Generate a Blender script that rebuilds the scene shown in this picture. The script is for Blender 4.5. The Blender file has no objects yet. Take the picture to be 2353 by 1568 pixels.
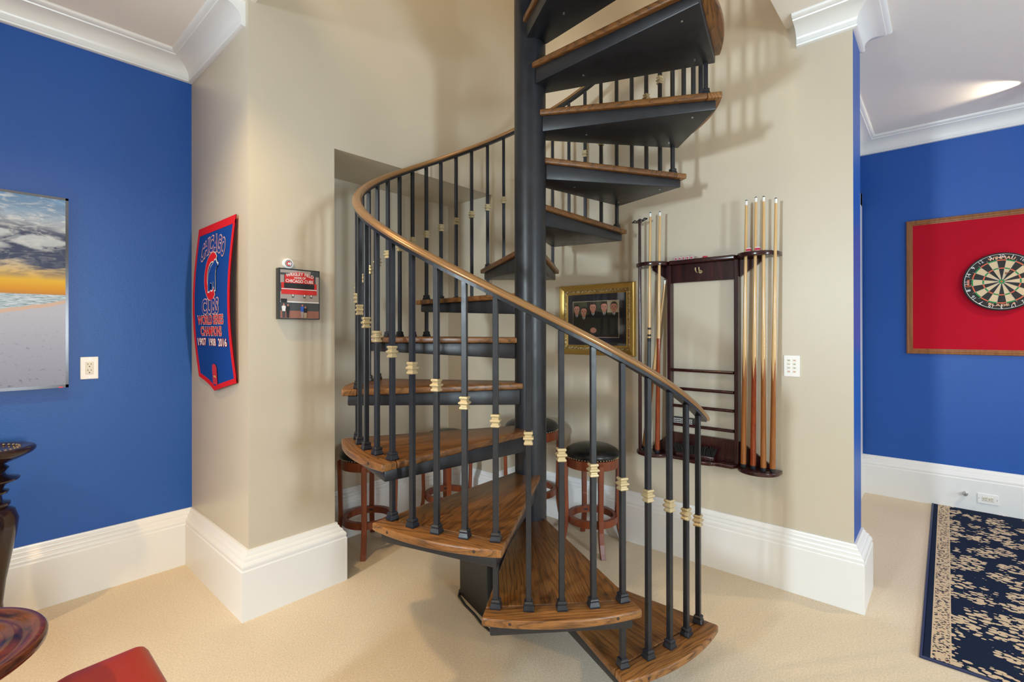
import bpy, bmesh, math, random
from math import sin, cos, pi, radians, sqrt, atan2, hypot
from mathutils import Vector, Matrix

random.seed(7)
SC = bpy.context.scene
COL = SC.collection

# ------------------------------------------------------------------ camera
cam_d = bpy.data.cameras.new('camera')
cam = bpy.data.objects.new('camera', cam_d)
COL.objects.link(cam)
SC.camera = cam
cam_d.sensor_width = 36.0
cam_d.lens = 36.0 * 1124.8 / 2353.0
cam_d.shift_y = (758.98 - 784.0) / 2353.0
cam_d.clip_start = 0.02
cam.location = (0, 0, 1.45)
cam.rotation_euler = (radians(90.07), radians(0.108), radians(41.612 - 90))

# ------------------------------------------------------------------ world, exposure, daylight
W = bpy.data.worlds.new('world')
SC.world = W
W.use_nodes = True
W.node_tree.nodes['Background'].inputs[0].default_value = (0.80, 0.90, 1.0, 1)
W.node_tree.nodes['Background'].inputs[1].default_value = 1.0
VS = SC.view_settings
VS.view_transform = 'Standard'
VS.look = 'None'
VS.gamma = 1.0
VS.use_curve_mapping = False
VS.exposure = 0.0
SC.cycles.diffuse_bounces = 6
SC.cycles.sample_clamp_indirect = 6.0

def area(name, loc, target, sx, sy, power, color):
    d = bpy.data.lights.new(name, 'AREA')
    d.shape = 'RECTANGLE'
    d.size, d.size_y = sx, sy
    d.energy = power
    d.color = color
    o = bpy.data.objects.new(name, d)
    COL.objects.link(o)
    o.location = loc
    o.rotation_euler = (Vector(target) - Vector(loc)).to_track_quat('-Z', 'Y').to_euler()
    return o

# lamp, window and upstairs fill strengths: watts, colour
LIGHTS = {
    'south': (130, (0.76, 0.91, 1.0)), 'far': (32, (0.78, 0.91, 1.0)), 'west': (185, (0.76, 0.91, 1.0)), 'upper': (54, (1.0, 0.86, 0.66)),
    'can_tv': (100, (1.0, 0.70, 0.36)), 'can_left': (205, (1.0, 0.66, 0.30)), 'can_view': (70, (1.0, 0.68, 0.32)),
    'can_front': (14, (1.0, 0.74, 0.42)), 'can_rug': (135, (1.0, 0.78, 0.50)), 'can_upper': (18, (1.0, 0.75, 0.50)),
}
# daylight standing in and beyond the window openings behind and beside the camera; last is a warm upstairs fill
area('daylight_south_window', (0.50, -3.47, 1.50), (0.50, 0, 1.50), 0.40, 0.9, *LIGHTS['south'])
area('daylight_far_window', (3.6, -3.47, 1.45), (3.6, 0, 1.2), 1.3, 1.7, *LIGHTS['far'])
area('daylight_west_window', (-4.0, 1.30, 2.10), (0, 1.30, 2.05), 0.32, 0.5, *LIGHTS['west'])
area('upper_warm_fill', (-0.4, 1.3, 4.9), (2.6, 2.0, 3.9), 1.0, 1.0, *LIGHTS['upper'])  # unseen warm panel added on the floor above to warm the upper stairwell walls

# ------------------------------------------------------------------ mesh helpers
class MB:
    def __init__(s):
        s.v = []; s.f = []; s.m = []
    def add(s, vs, fs, mi=0):
        b = len(s.v)
        s.v += [tuple(v) for v in vs]
        for f in fs:
            s.f.append([b + i for i in f]); s.m.append(mi)
        return s
    def box(s, x0, y0, z0, x1, y1, z1, mi=0, fm=None):
        vs = [(x0,y0,z0),(x1,y0,z0),(x1,y1,z0),(x0,y1,z0),(x0,y0,z1),(x1,y0,z1),(x1,y1,z1),(x0,y1,z1)]
        fs = [(0,3,2,1),(4,5,6,7),(0,1,5,4),(1,2,6,5),(2,3,7,6),(3,0,4,7)]   # -z +z -y +x +y -x
        keys = ['-z','+z','-y','+x','+y','-x']
        for f, k in zip(fs, keys):
            s.add(vs, [f], (fm or {}).get(k, mi))
        return s
    def prism(s, poly, z0, z1, mi=0):
        n = len(poly)
        vs = [(x, y, z0) for x, y in poly] + [(x, y, z1) for x, y in poly]
        fs = [tuple(range(n - 1, -1, -1)), tuple(range(n, 2 * n))]
        fs += [(i, (i + 1) % n, n + (i + 1) % n, n + i) for i in range(n)]
        return s.add(vs, fs, mi)
    def lathe(s, prof, n=24, c=(0,0,0), rot=0.0, mi=0, cap=True):
        vs = []; fs = []
        for r, z in prof:
            for i in range(n):
                a = rot + 2 * pi * i / n
                vs.append((c[0] + r * cos(a), c[1] + r * sin(a), c[2] + z))
        for j in range(len(prof) - 1):
            for i in range(n):
                k = (i + 1) % n
                fs.append((j*n+i, j*n+k, (j+1)*n+k, (j+1)*n+i))
        if cap:
            fs.append(tuple(range(n - 1, -1, -1)))
            m = (len(prof) - 1) * n
            fs.append(tuple(range(m, m + n)))
        return s.add(vs, fs, mi)
    def tube(s, pts, r, n=8, mi=0, cap=True):
        pts = [Vector(p) for p in pts]
        rs = r if isinstance(r, (list, tuple)) else [r] * len(pts)
        vs = []; fs = []
        up = None
        for i, p in enumerate(pts):
            t = (pts[min(i+1, len(pts)-1)] - pts[max(i-1, 0)]).normalized()
            if up is None:
                up = Vector((0,0,1)) if abs(t.z) < 0.9 else Vector((1,0,0))
            x = t.cross(up)
            if x.length < 1e-5: x = t.cross(Vector((0.3,1,0.2)))
            x.normalize(); y = t.cross(x).normalized(); up = -y if False else y.cross(x) if False else up
            for k in range(n):
                a = 2*pi*k/n
                vs.append(p + x*(rs[i]*cos(a)) + y*(rs[i]*sin(a)))
        for j in range(len(pts)-1):
            for k in range(n):
                q = (k+1) % n
                fs.append((j*n+k, j*n+q, (j+1)*n+q, (j+1)*n+k))
        if cap:
            fs.append(tuple(range(n-1,-1,-1)))
            m = (len(pts)-1)*n
            fs.append(tuple(range(m, m+n)))
        return s.add(vs, fs, mi)
    def loft(s, rings, mi=0, cap=True, closed=False):
        n = len(rings[0]); vs = []; fs = []
        for r in rings: vs += [tuple(p) for p in r]
        m = len(rings)
        for j in range(m if closed else m-1):
            jj = (j+1) % m
            for k in range(n):
                q = (k+1) % n
                fs.append((j*n+k, j*n+q, jj*n+q, jj*n+k))
        if cap and not closed:
            fs.append(tuple(range(n-1,-1,-1)))
            fs.append(tuple(range((m-1)*n, m*n)))
        return s.add(vs, fs, mi)
    def mesh(s, name, mats, smooth=False, bevel=None, segs=2, angle=35):
        me = bpy.data.meshes.new(name)
        me.from_pydata(s.v, [], s.f)
        for p, mi in zip(me.polygons, s.m): p.material_index = mi
        mats = mats if isinstance(mats, (list, tuple)) else [mats]
        for mt in mats: me.materials.append(mt)
        bm = bmesh.new(); bm.from_mesh(me)
        bmesh.ops.remove_doubles(bm, verts=bm.verts, dist=1e-6)
        bmesh.ops.recalc_face_normals(bm, faces=bm.faces)
        if bevel:
            es = [e for e in bm.edges if len(e.link_faces) == 2 and e.calc_face_angle(0) > radians(angle)]
            bmesh.ops.bevel(bm, geom=es, offset=bevel, offset_type='OFFSET', segments=segs, profile=0.5, affect='EDGES', clamp_overlap=True)
        if smooth:
            for f in bm.faces: f.smooth = True
            for e in bm.edges:
                if len(e.link_faces) == 2 and e.calc_face_angle(0) > radians(angle): e.smooth = False
        bm.to_mesh(me); bm.free()
        return me
    def build(s, name, mats, parent=None, **k):
        return obj(name, s.mesh(name, mats, **k), parent)

def obj(name, me, parent=None, loc=None, rot=None):
    o = bpy.data.objects.new(name, me)
    COL.objects.link(o)
    if parent: o.parent = parent
    if loc is not None: o.location = loc
    if rot is not None: o.rotation_euler = rot
    return o

def tag(o, label, cat, group=None):
    o['label'] = label; o['category'] = cat
    if group: o['group'] = group
    return o

def thing(name, label, cat, loc=(0,0,0), rz=0.0, group=None):
    o = bpy.data.objects.new(name, None)
    o.empty_display_size = 0.05
    COL.objects.link(o)
    o.location = loc; o.rotation_euler = (0, 0, rz)
    return tag(o, label, cat, group)

def struct(o, label=None):
    o['kind'] = 'structure'
    if label: o['label'] = label
    return o

# ------------------------------------------------------------------ materials
def srgb(r, g, b):
    f = lambda c: (c/255/12.92 if c/255 <= 0.04045 else ((c/255+0.055)/1.055)**2.4)
    return (f(r), f(g), f(b), 1)

def mat(name, color, rough=0.5, metal=0.0, spec=0.5, coat=0.0):
    m = bpy.data.materials.new(name); m.use_nodes = True
    b = m.node_tree.nodes['Principled BSDF']
    b.inputs['Base Color'].default_value = color
    b.inputs['Roughness'].default_value = rough
    b.inputs['Metallic'].default_value = metal
    b.inputs['Specular IOR Level'].default_value = spec
    if coat: b.inputs['Coat Weight'].default_value = coat
    m.diffuse_color = color
    return m

class NT:
    def __init__(s, m): s.m = m; s.t = m.node_tree; s.b = s.t.nodes['Principled BSDF']
    def n(s, kind, **k):
        nd = s.t.nodes.new(kind)
        for a, v in k.items(): setattr(nd, a, v)
        return nd
    def l(s, a, b): s.t.links.new(a, b)
    def coord(s, which='Object', scale=(1,1,1), rot=(0,0,0), loc=(0,0,0), rnd=False):
        tc = s.n('ShaderNodeTexCoord'); mp = s.n('ShaderNodeMapping')
        mp.inputs['Scale'].default_value = scale; mp.inputs['Rotation'].default_value = rot; mp.inputs['Location'].default_value = loc
        src = tc.outputs[which]
        if rnd:
            oi = s.n('ShaderNodeObjectInfo'); mu = s.n('ShaderNodeMath', operation='MULTIPLY'); mu.inputs[1].default_value = 7.0
            s.l(oi.outputs['Random'], mu.inputs[0])
            ad = s.n('ShaderNodeVectorMath', operation='ADD'); s.l(src, ad.inputs[0])
            s.l(mu.outputs[0], ad.inputs[1]); src = ad.outputs[0]
        s.l(src, mp.inputs[0])
        return mp.outputs[0]
    def noise(s, co, scale, detail=3, rough=0.5, dist=0.0):
        nd = s.n('ShaderNodeTexNoise'); s.l(co, nd.inputs['Vector'])
        nd.inputs['Scale'].default_value = scale; nd.inputs['Detail'].default_value = detail
        nd.inputs['Roughness'].default_value = rough; nd.inputs['Distortion'].default_value = dist
        return nd.outputs[0]
    def ramp(s, fac, stops, interp='LINEAR'):
        r = s.n('ShaderNodeValToRGB'); s.l(fac, r.inputs[0])
        r.color_ramp.interpolation = interp
        e = r.color_ramp.elements
        while len(e) > 1: e.remove(e[-1])
        e[0].position, e[0].color = stops[0]
        for p, c in stops[1:]:
            q = e.new(p); q.color = c
        return r.outputs[0]
    def mix(s, a, b, fac, mode='MIX'):
        x = s.n('ShaderNodeMix', data_type='RGBA', blend_type=mode)
        for sock, v in ((x.inputs[0], fac), (x.inputs[6], a), (x.inputs[7], b)):
            if hasattr(v, 'links') or hasattr(v, 'is_linked'): s.l(v, sock)
            else: sock.default_value = v
        return x.outputs[2]
    def math(s, op, a, b=None, c=None, clamp=False):
        x = s.n('ShaderNodeMath', operation=op); x.use_clamp = clamp
        for i, v in enumerate((a, b, c)):
            if v is None: continue
            if hasattr(v, 'is_linked'): s.l(v, x.inputs[i])
            else: x.inputs[i].default_value = v
        return x.outputs[0]
    def bump(s, h, strength=0.2, dist=0.01):
        b = s.n('ShaderNodeBump'); b.inputs['Strength'].default_value = strength; b.inputs['Distance'].default_value = dist
        s.l(h, b.inputs['Height']); s.l(b.outputs[0], s.b.inputs['Normal'])
    def color(s, c): s.l(c, s.b.inputs['Base Color'])

M = {}
def paint(name, col, rough, bump=0.05, scale=220):
    m = mat(name, col, rough); t = NT(m)
    co = t.coord('Object')
    t.bump(t.noise(co, scale, 3), bump, 0.004)
    n = t.noise(co, 1.7, 2)
    c2 = tuple(c*0.94 for c in col[:3]) + (1,)
    t.color(t.mix(col, c2, n))
    return m

M['tan'] = paint('tan_wall_paint', (0.585, 0.525, 0.42, 1), 0.38, 0.03)
M['blue'] = paint('royal_blue_wall_paint', (0.006, 0.083, 0.39, 1), 0.42, 0.14, 150)
M['ceil'] = paint('ceiling_paint', (0.90, 0.86, 0.81, 1), 0.8, 0.03)
M['white'] = mat('white_trim_paint', (0.79, 0.80, 0.805, 1), 0.28)
M['plate'] = mat('white_plastic', (0.85, 0.85, 0.84, 1), 0.3)
M['ivory'] = mat('ivory_plastic', (0.72, 0.69, 0.60, 1), 0.35)
M['slot'] = mat('outlet_slot_dark', (0.02, 0.02, 0.02, 1), 0.6)

def carpet():
    m = mat('cream_carpet', (0.7, 0.6, 0.46, 1), 0.95, spec=0.1); t = NT(m)
    co = t.coord('Object')
    n1 = t.noise(co, 125, 4, 0.8); n2 = t.noise(co, 1.3, 3, 0.5)
    base = t.ramp(n2, [(0.25, (0.72, 0.62, 0.475, 1)), (0.75, (0.80, 0.70, 0.555, 1))])
    t.color(t.mix(base, (0.42, 0.34, 0.24, 1), t.ramp(n1, [(0.32, (0.55,0.55,0.55,1)), (0.62, (0,0,0,1))])))
    t.bump(n1, 0.45, 0.006)
    return m
M['carpet'] = carpet()

def oak(name, axis=0, light=(0.225, 0.094, 0.024, 1), mid=(0.135, 0.052, 0.012, 1), dark=(0.034, 0.015, 0.006, 1)):
    """grain runs along the local axis; growth bands wander across it, pores are fine dark dashes"""
    m = mat(name, mid, 0.36); t = NT(m)
    def sc(a, b): return (a, b, b) if axis == 0 else (b, a, b)
    co = t.coord('Object', rnd=True)
    sx = t.n('ShaderNodeSeparateXYZ'); t.l(co, sx.inputs[0])
    across = sx.outputs[1 if axis == 0 else 0]
    wob = t.noise(t.coord('Object', scale=sc(1.5, 6.0), rnd=True), 1.0, 2, 0.4)
    wob2 = t.noise(t.coord('Object', scale=sc(6.0, 60.0), rnd=True), 1.0, 2, 0.5)
    ph = t.math('ADD', t.math('MULTIPLY', across, 52.0), t.math('ADD', t.math('MULTIPLY', wob, 11.0), t.math('MULTIPLY', wob2, 1.3)))
    fr = t.math('FRACT', ph)
    late = t.ramp(fr, [(0.0, (0.1,0.1,0.1,1)), (0.45, (0.05,0.05,0.05,1)), (0.78, (0.65,0.65,0.65,1)), (0.90, (1,1,1,1)), (1.0, (0.1,0.1,0.1,1))])
    pore = t.noise(t.coord('Object', scale=sc(11.0, 330.0), rnd=True), 1.0, 3, 0.6)
    pm = t.ramp(pore, [(0.50, (0,0,0,1)), (0.62, (1,1,1,1))])
    tone = t.noise(t.coord('Object', scale=sc(1.5, 9.0), rnd=True), 1.0, 3, 0.5)
    c = t.mix(light, mid, t.ramp(tone, [(0.35, (0,0,0,1)), (0.65, (1,1,1,1))]))
    c = t.mix(c, dark, t.math('MULTIPLY', late, 0.62))
    c = t.mix(c, dark, t.math('MULTIPLY', pm, t.math('MULTIPLY_ADD', late, 0.62, 0.30)))
    t.color(c)
    t.bump(pore, 0.06, 0.002)
    return m
M['oak'] = oak('stained_oak_radial', 0)
M['oak_cross'] = oak('stained_oak_border', 1, light=(0.29, 0.128, 0.036, 1), mid=(0.185, 0.074, 0.019, 1))

def steel():
    m = mat('black_painted_steel', (0.015, 0.019, 0.027, 1), 0.42, 0.0, 0.45); t = NT(m)
    co = t.coord('Object')
    n = t.noise(co, 14, 5, 0.65)
    t.color(t.ramp(n, [(0.3, (0.009, 0.010, 0.014, 1)), (0.72, (0.015, 0.017, 0.022, 1)), (0.80, (0.045, 0.048, 0.054, 1))]))
    r = t.math('MULTIPLY_ADD', n, 0.3, 0.24); t.l(r, t.b.inputs['Roughness'])
    t.bump(t.noise(co, 130, 3), 0.06, 0.002)
    return m
M['steel'] = steel()
M['brass'] = mat('aged_brass', (0.50, 0.41, 0.245, 1), 0.45, 0.5)
M['rail'] = mat('bronze_handrail', (0.30, 0.165, 0.070, 1), 0.27, 0.45)
M['gold'] = mat('gilded_frame', (0.56, 0.36, 0.10, 1), 0.34, 0.75)

def gilt():
    m = mat('gilded_ornament', (0.6, 0.48, 0.25, 1), 0.45, 0.5); t = NT(m)
    co = t.coord('Object', scale=(1, 1, 1))
    v = t.n('ShaderNodeTexVoronoi'); v.inputs['Scale'].default_value = 85; t.l(co, v.inputs['Vector'])
    t.color(t.ramp(v.outputs['Distance'], [(0.1, (0.72, 0.62, 0.38, 1)), (0.6, (0.30, 0.19, 0.06, 1))]))
    t.bump(v.outputs['Distance'], 0.8, 0.004)
    return m
M['gilt'] = gilt()
M['leather_black'] = mat('black_leather', (0.006, 0.007, 0.008, 1), 0.30)
M['nail'] = mat('brass_nailheads', (0.50, 0.42, 0.28, 1), 0.3, 0.9)

def stain(name, light, dark, rough=0.25, sc=(14, 14, 1.2)):
    m = mat(name, light, rough, coat=0.12); t = NT(m)
    co = t.coord('Object', scale=sc, rnd=True)
    n = t.noise(co, 3.0, 5, 0.6, 0.6)
    t.color(t.ramp(n, [(0.3, dark), (0.7, light)]))
    return m
M['cherry'] = stain('cherry_stool_wood', (0.25, 0.055, 0.016, 1), (0.14, 0.027, 0.009, 1), 0.38)
M['mahogany'] = stain('dark_mahogany', (0.045, 0.009, 0.009, 1), (0.018, 0.005, 0.006, 1), 0.2)
M['walnut'] = stain('walnut_frame', (0.33, 0.135, 0.045, 1), (0.19, 0.07, 0.022, 1), 0.3)
M['dark_wood'] = stain('near_black_carved_wood', (0.034, 0.013, 0.009, 1), (0.010, 0.005, 0.005, 1), 0.18)
M['maple'] = stain('maple_shaft', (0.66, 0.43, 0.19, 1), (0.56, 0.345, 0.14, 1), 0.2, (30, 30, 2))
M['cue_brown'] = stain('cue_butt_brown', (0.31, 0.115, 0.028, 1), (0.23, 0.075, 0.018, 1), 0.15, (30, 30, 3))
M['cue_red'] = stain('cue_butt_redwood', (0.30, 0.055, 0.012, 1), (0.17, 0.025, 0.006, 1), 0.12, (20, 20, 6))
M['rubber'] = mat('black_rubber', (0.010, 0.012, 0.016, 1), 0.5)
M['ferrule'] = mat('white_ferrule', (0.82, 0.82, 0.80, 1), 0.3)
M['cuetip'] = mat('blue_grey_cue_tip', (0.05, 0.06, 0.08, 1), 0.8)
M['black'] = mat('black_gloss', (0.008, 0.008, 0.010, 1), 0.25)
M['matte_black'] = mat('matte_black', (0.02, 0.019, 0.018, 1), 0.55)
M['chrome'] = mat('dark_chrome_bezel', (0.13, 0.125, 0.13, 1), 0.16, 1.0)
M['led'] = mat('red_led', (0.8, 0.02, 0.05, 1), 0.4)
M['red_leather'] = mat('red_leather', (0.33, 0.030, 0.010, 1), 0.42)
M['red_felt'] = mat('red_felt', (0.44, 0.006, 0.022, 1), 0.9, spec=0.15)
M['pennant_blue'] = mat('pennant_blue_wool', (0.006, 0.055, 0.30, 1), 0.85, spec=0.15)
M['pennant_red'] = mat('pennant_red', (0.62, 0.012, 0.022, 1), 0.8, spec=0.15)
M['ink_white'] = mat('print_white', (0.80, 0.79, 0.80, 1), 0.6)
M['ink_pink'] = mat('print_pale_red', (0.72, 0.30, 0.34, 1), 0.7)
M['ink_red'] = mat('print_red', (0.60, 0.018, 0.015, 1), 0.5)
M['ink_black'] = mat('print_black', (0.010, 0.010, 0.011, 1), 0.5)
M['ink_navy'] = mat('print_navy', (0.012, 0.02, 0.08, 1), 0.5)
M['ink_blue'] = mat('print_blue', (0.03, 0.10, 0.50, 1), 0.5)
M['ink_grey'] = mat('print_grey', (0.36, 0.31, 0.29, 1), 0.5)
M['ink_dkgrey'] = mat('print_dark_grey', (0.055, 0.06, 0.065, 1), 0.5)
M['ink_brick'] = mat('print_brick', (0.30, 0.12, 0.085, 1), 0.5)
M['ink_skin'] = mat('print_skin', (0.50, 0.22, 0.15, 1), 0.5)
M['ink_hair'] = mat('print_hair', (0.03, 0.016, 0.012, 1), 0.5)
M['ink_green'] = mat('print_foliage', (0.06, 0.065, 0.035, 1), 0.5)
M['ink_tan'] = mat('print_tan', (0.45, 0.36, 0.25, 1), 0.5)
M['ink_yellow'] = mat('print_yellow', (0.65, 0.42, 0.08, 1), 0.5)
M['mat_navy'] = mat('navy_mat_board', (0.014, 0.014, 0.026, 1), 0.35)
M['d_cream'] = mat('dartboard_sisal_cream', (0.62, 0.49, 0.31, 1), 0.8)
M['d_black'] = mat('dartboard_sisal_black', (0.012, 0.012, 0.012, 1), 0.7)
M['d_red'] = mat('dartboard_orange_red', (0.60, 0.12, 0.05, 1), 0.7)
M['d_green'] = mat('dartboard_green', (0.012, 0.24, 0.07, 1), 0.7)
M['wire'] = mat('dartboard_wire', (0.75, 0.75, 0.75, 1), 0.35, 0.3)
M['chalk_box'] = mat('chalk_paper_label', (0.70, 0.62, 0.62, 1), 0.6)
M['chalk_red'] = mat('chalk_red', (0.55, 0.03, 0.07, 1), 0.8)
M['bristle'] = mat('black_bristle', (0.007, 0.007, 0.008, 1), 0.6)
M['metal'] = mat('brushed_metal', (0.55, 0.54, 0.52, 1), 0.3, 1.0)

def lamp_mat():
    m = mat('lit_lamp_lens', (1, 0.9, 0.75, 1), 0.5)
    m.node_tree.nodes['Principled BSDF'].inputs['Emission Color'].default_value = (1, 0.82, 0.58, 1)
    m.node_tree.nodes['Principled BSDF'].inputs['Emission Strength'].default_value = 6
    return m
M['lens'] = lamp_mat()

# ------------------------------------------------------------------ lettering (cached while the scene is small)
_T = {}
def glyphs(body, bold=0.0):
    key = (body, bold)
    if key not in _T:
        cu = bpy.data.curves.new('lettering', 'FONT')
        cu.body = body; cu.size = 1.0; cu.align_x = 'CENTER'; cu.resolution_u = 3; cu.offset = bold
        o = bpy.data.objects.new('lettering', cu); COL.objects.link(o)
        dg = bpy.context.evaluated_depsgraph_get()
        me = bpy.data.meshes.new_from_object(o.evaluated_get(dg))
        vs = [(v.co.x, v.co.y) for v in me.vertices]; fs = [tuple(p.vertices) for p in me.polygons]
        bpy.data.objects.remove(o); bpy.data.curves.remove(cu); bpy.data.meshes.remove(me)
        _T[key] = (vs, fs)
    return _T[key]
def fit(body, w, h, bold=0.0, ref=0.0):
    """lettering scaled so that its outline at boldness ref fills w x h, centred"""
    rv, _ = glyphs(body, ref)
    x0, x1 = min(v[0] for v in rv), max(v[0] for v in rv); y0, y1 = min(v[1] for v in rv), max(v[1] for v in rv)
    sx = w / (x1 - x0) if w else h / (y1 - y0); sy = h / (y1 - y0)
    vs, fs = glyphs(body, bold)
    return [((x - (x0+x1)/2)*sx, (y - (y0+y1)/2)*sy) for x, y in vs], fs

def letters(word, h, total, bold=0.0, squeeze=None):
    """(centre x, verts, faces) of each letter: equal heights, natural widths squeezed to the total length"""
    gap = 0.16; H = {}; ws = []
    for ch in word:
        if ch == ' ': ws.append(0.34); continue
        rv, _ = glyphs(ch, 0.0)
        x0, x1 = min(v[0] for v in rv), max(v[0] for v in rv); y0, y1 = min(v[1] for v in rv), max(v[1] for v in rv)
        H[ch] = (x0, x1, y0, y1); ws.append((x1-x0)/(y1-y0))
    k = total / (sum(ws) + gap*(len(word)-1)); x = -total/2; out = []
    for ch, w in zip(word, ws):
        if ch != ' ':
            x0, x1, y0, y1 = H[ch]; vs, fs = glyphs(ch, bold)
            sx = k/(y1-y0); sy = h/(y1-y0)
            out.append((x + w*k/2, [((a-(x0+x1)/2)*sx, (b-(y0+y1)/2)*sy) for a, b in vs], fs))
        x += (w + gap)*k
    return out

# ------------------------------------------------------------------ the room
XA, YB, YL, XC, XC2, XD = 0.975, 2.667, 3.59, 3.097, 3.375, 5.41
YE, YEND, ZC = 0.60, 0.364, 3.15
XW, YS = -2.85, -3.45
AX0, AX1, AYB, ZS = 1.446, 2.77, 3.19, 2.515        # alcove
OX, OY = 1.012, 0.675                               # stairwell opening edges
ZU = 5.9

struct(MB().box(XW-.15, YS-.15, -0.12, XD+.15, YL+.15, 0).build('floor', M['carpet']), 'cream cut pile carpet')
struct(MB().box(XW-.15, YL, 0, XA, YL+.15, ZC).build('wall_left', M['blue']), 'royal blue wall behind the television')
struct(MB().box(XA, YB, 0, AX0, YL+.15, ZU).build('wall_pier', M['tan']), 'tan wall pier with the pennant')
struct(MB().box(AX0, YB, ZS, AX1, YL+.15, ZU).build('wall_lintel', M['tan']), 'tan wall above the alcove')
struct(MB().box(AX0, AYB, 0, AX1, YL+.15, ZS).build('wall_alcove', M['tan']), 'tan back wall of the alcove')
struct(MB().box(AX1, YB, 0, XC2, YL+.15, ZU).build('wall_corner', M['tan']), 'tan wall at the back corner')
struct(MB().box(XC, YEND, 0, XC2, YB, ZC, fm={'-y':1,'+x':1}).box(XC, OY, ZC, XC2, YB, ZU).build('wall_right', [M['tan'], M['blue']]), 'tan wall with the cue rack')
struct(MB().box(XC2, YE, 0, XD+.15, YE+.15, ZC).build('wall_recess', M['blue']), 'blue wall beside the far passage')
struct(MB().box(XD, YS, 0, XD+.15, YE, ZC).build('wall_far_right', M['blue']), 'royal blue wall behind the dartboard')

def wall_with_holes(name, axis, c0, c1, a0, a1, holes, m, label):
    """wall from a0 to a1 along the other axis, full height, with (h0,h1,z0,z1) openings"""
    b = MB(); xs = a0
    def put(u0, u1, z0, z1):
        if axis == 'y': b.box(u0, c0, z0, u1, c1, z1)
        else: b.box(c0, u0, z0, c1, u1, z1)
    for h0, h1, z0, z1 in holes:
        put(xs, h0, 0, ZC); put(h0, h1, 0, z0); put(h0, h1, z1, ZC); xs = h1
    put(xs, a1, 0, ZC)
    return struct(b.build(name, m), label)
wall_with_holes('wall_back', 'y', YS-.15, YS, XW, XD, [(0.22, 0.78, 0.9, 2.1), (2.95, 4.25, 0.6, 2.3)], M['tan'], 'tan wall behind the viewer')
wall_with_holes('wall_west', 'x', XW-.15, XW, YS, YL, [(0.70, 1.70, 0.9, 2.5)], M['tan'], 'tan wall on the left out of view')
def window(name, axis, c, h0, h1, z0, z1):
    b = MB(); w = 0.06
    def put(u0, u1, za, zb, d=0.03):
        if axis == 'y': b.box(u0, c-d, za, u1, c+d, zb)
        else: b.box(c-d, u0, za, c+d, u1, zb)
    put(h0-w, h1+w, z0-w, z0); put(h0-w, h1+w, z1, z1+w); put(h0-w, h0, z0, z1); put(h1, h1+w, z0, z1)
    return struct(b.build(name, M['white']), 'white window frame')
window('window_1', 'y', YS, 0.22, 0.78, 0.9, 2.1)
window('window_2', 'y', YS, 2.95, 4.25, 0.6, 2.3)
window('window_3', 'x', XW, 0.70, 1.70, 0.9, 2.5)

# ceiling with the stairwell opening, and the upper floor shell around it
struct(MB().box(XW, YS, ZC, OX, YL, 3.53).box(OX, YS, ZC, XD, OY, 3.53).build('ceiling', M['ceil']), 'off white ceiling with a stairwell opening')
up = MB().box(XW, YS, ZU, XD, YL+.15, ZU+.1)
up.box(XW-.1, YS, 3.53, XW, YL, ZU).box(XW, YS-.1, 3.53, XD, YS, ZU).box(XC2, YS, 3.53, XC2+.1, OY, ZU).box(XW, YL, 3.53, XA, YL+.1, ZU)
struct(up.build('wall_upper', M['ceil']), 'walls of the floor above')

def runs(profile, path, flip=False):
    """mitred rings of a moulding profile (d, z) swept along a plan path; room on the right of travel"""
    P = [Vector(p) for p in path]; rings = []
    for i, p in enumerate(P):
        ns = []
        for a, b in ((i-1, i), (i, i+1)):
            if 0 <= a and b < len(P):
                d = (P[b] - P[a]).normalized(); ns.append(Vector((d.y, -d.x)))
        n = ns[0] if len(ns) == 1 else (ns[0] + ns[1]) / (1 + ns[0].dot(ns[1]))
        rings.append([(p.x + n.x*d, p.y + n.y*d, z) for d, z in profile])
    return rings
BASE = [(0,0),(.050,0),(.050,.247),(.047,.250),(.045,.256),(.048,.264),(.046,.275),(.040,.284),(.034,.288),(.033,.297),(.026,.304),(.020,.308),(.019,.316),(.012,.323),(.010,.335),(0,.335)]
bp = [(XW,YL),(XA,YL),(XA,YB),(AX0,YB),(AX0,AYB),(AX1,AYB),(AX1,YB),(XC,YB),(XC,YEND),(XC2,YEND),(XC2,YE),(XD,YE),(XD,YS)]
bn = ['left','pier_side','pier_front','alcove_left','alcove_back','alcove_right','corner','right','wall_end','passage','recess','far_right']
rg = runs(BASE, bp)
for i, n in enumerate(bn):
    struct(MB().loft([rg[i], rg[i+1]]).build('baseboard_' + n, M['white'], smooth=True, angle=40), 'tall white moulded baseboard')
def cove():
    p = [(0,3.022),(.014,3.022),(.021,3.026),(.023,3.034),(.019,3.041),(.020,3.046)]
    for i in range(9):
        a = i/8*pi/2
        p.append((.020 + .088*(1-cos(a)), 3.048 + .072*sin(a)))
    p += [(.112,3.121),(.114,3.127),(.124,3.130),(.134,3.136),(.137,3.143),(.137,3.1515),(0,3.1515)]
    return p
CROWN = cove()
for path, names in (([(XW,YL),(XA,YL),(XA,2.70)], ['1','2']), ([(XC,0.62),(XC,YEND),(XC2,YEND),(XC2,YE),(XD,YE),(XD,YS)], ['3','4','5','6','7'])):
    rg = runs(CROWN, path)
    for i, n in enumerate(names):
        struct(MB().loft([rg[i], rg[i+1]]).build('trim_' + n, M['white'], smooth=True, angle=40), 'white cove crown moulding')
# door casing on the recess wall, seen edge on
struct(MB().box(5.25, YE-.036, .3, 5.36, YE, 2.66).box(4.30, YE-.036, .3, 4.41, YE, 2.66).box(4.30, YE-.036, 2.55, 5.36, YE, 2.66).build('trim_8', M['white'], bevel=.004), 'white door casing')
struct(MB().box(4.41, YE-.012, .3, 5.25, YE-.001, 2.55).build('door_1', M['white']), 'white door in the recess')

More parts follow.
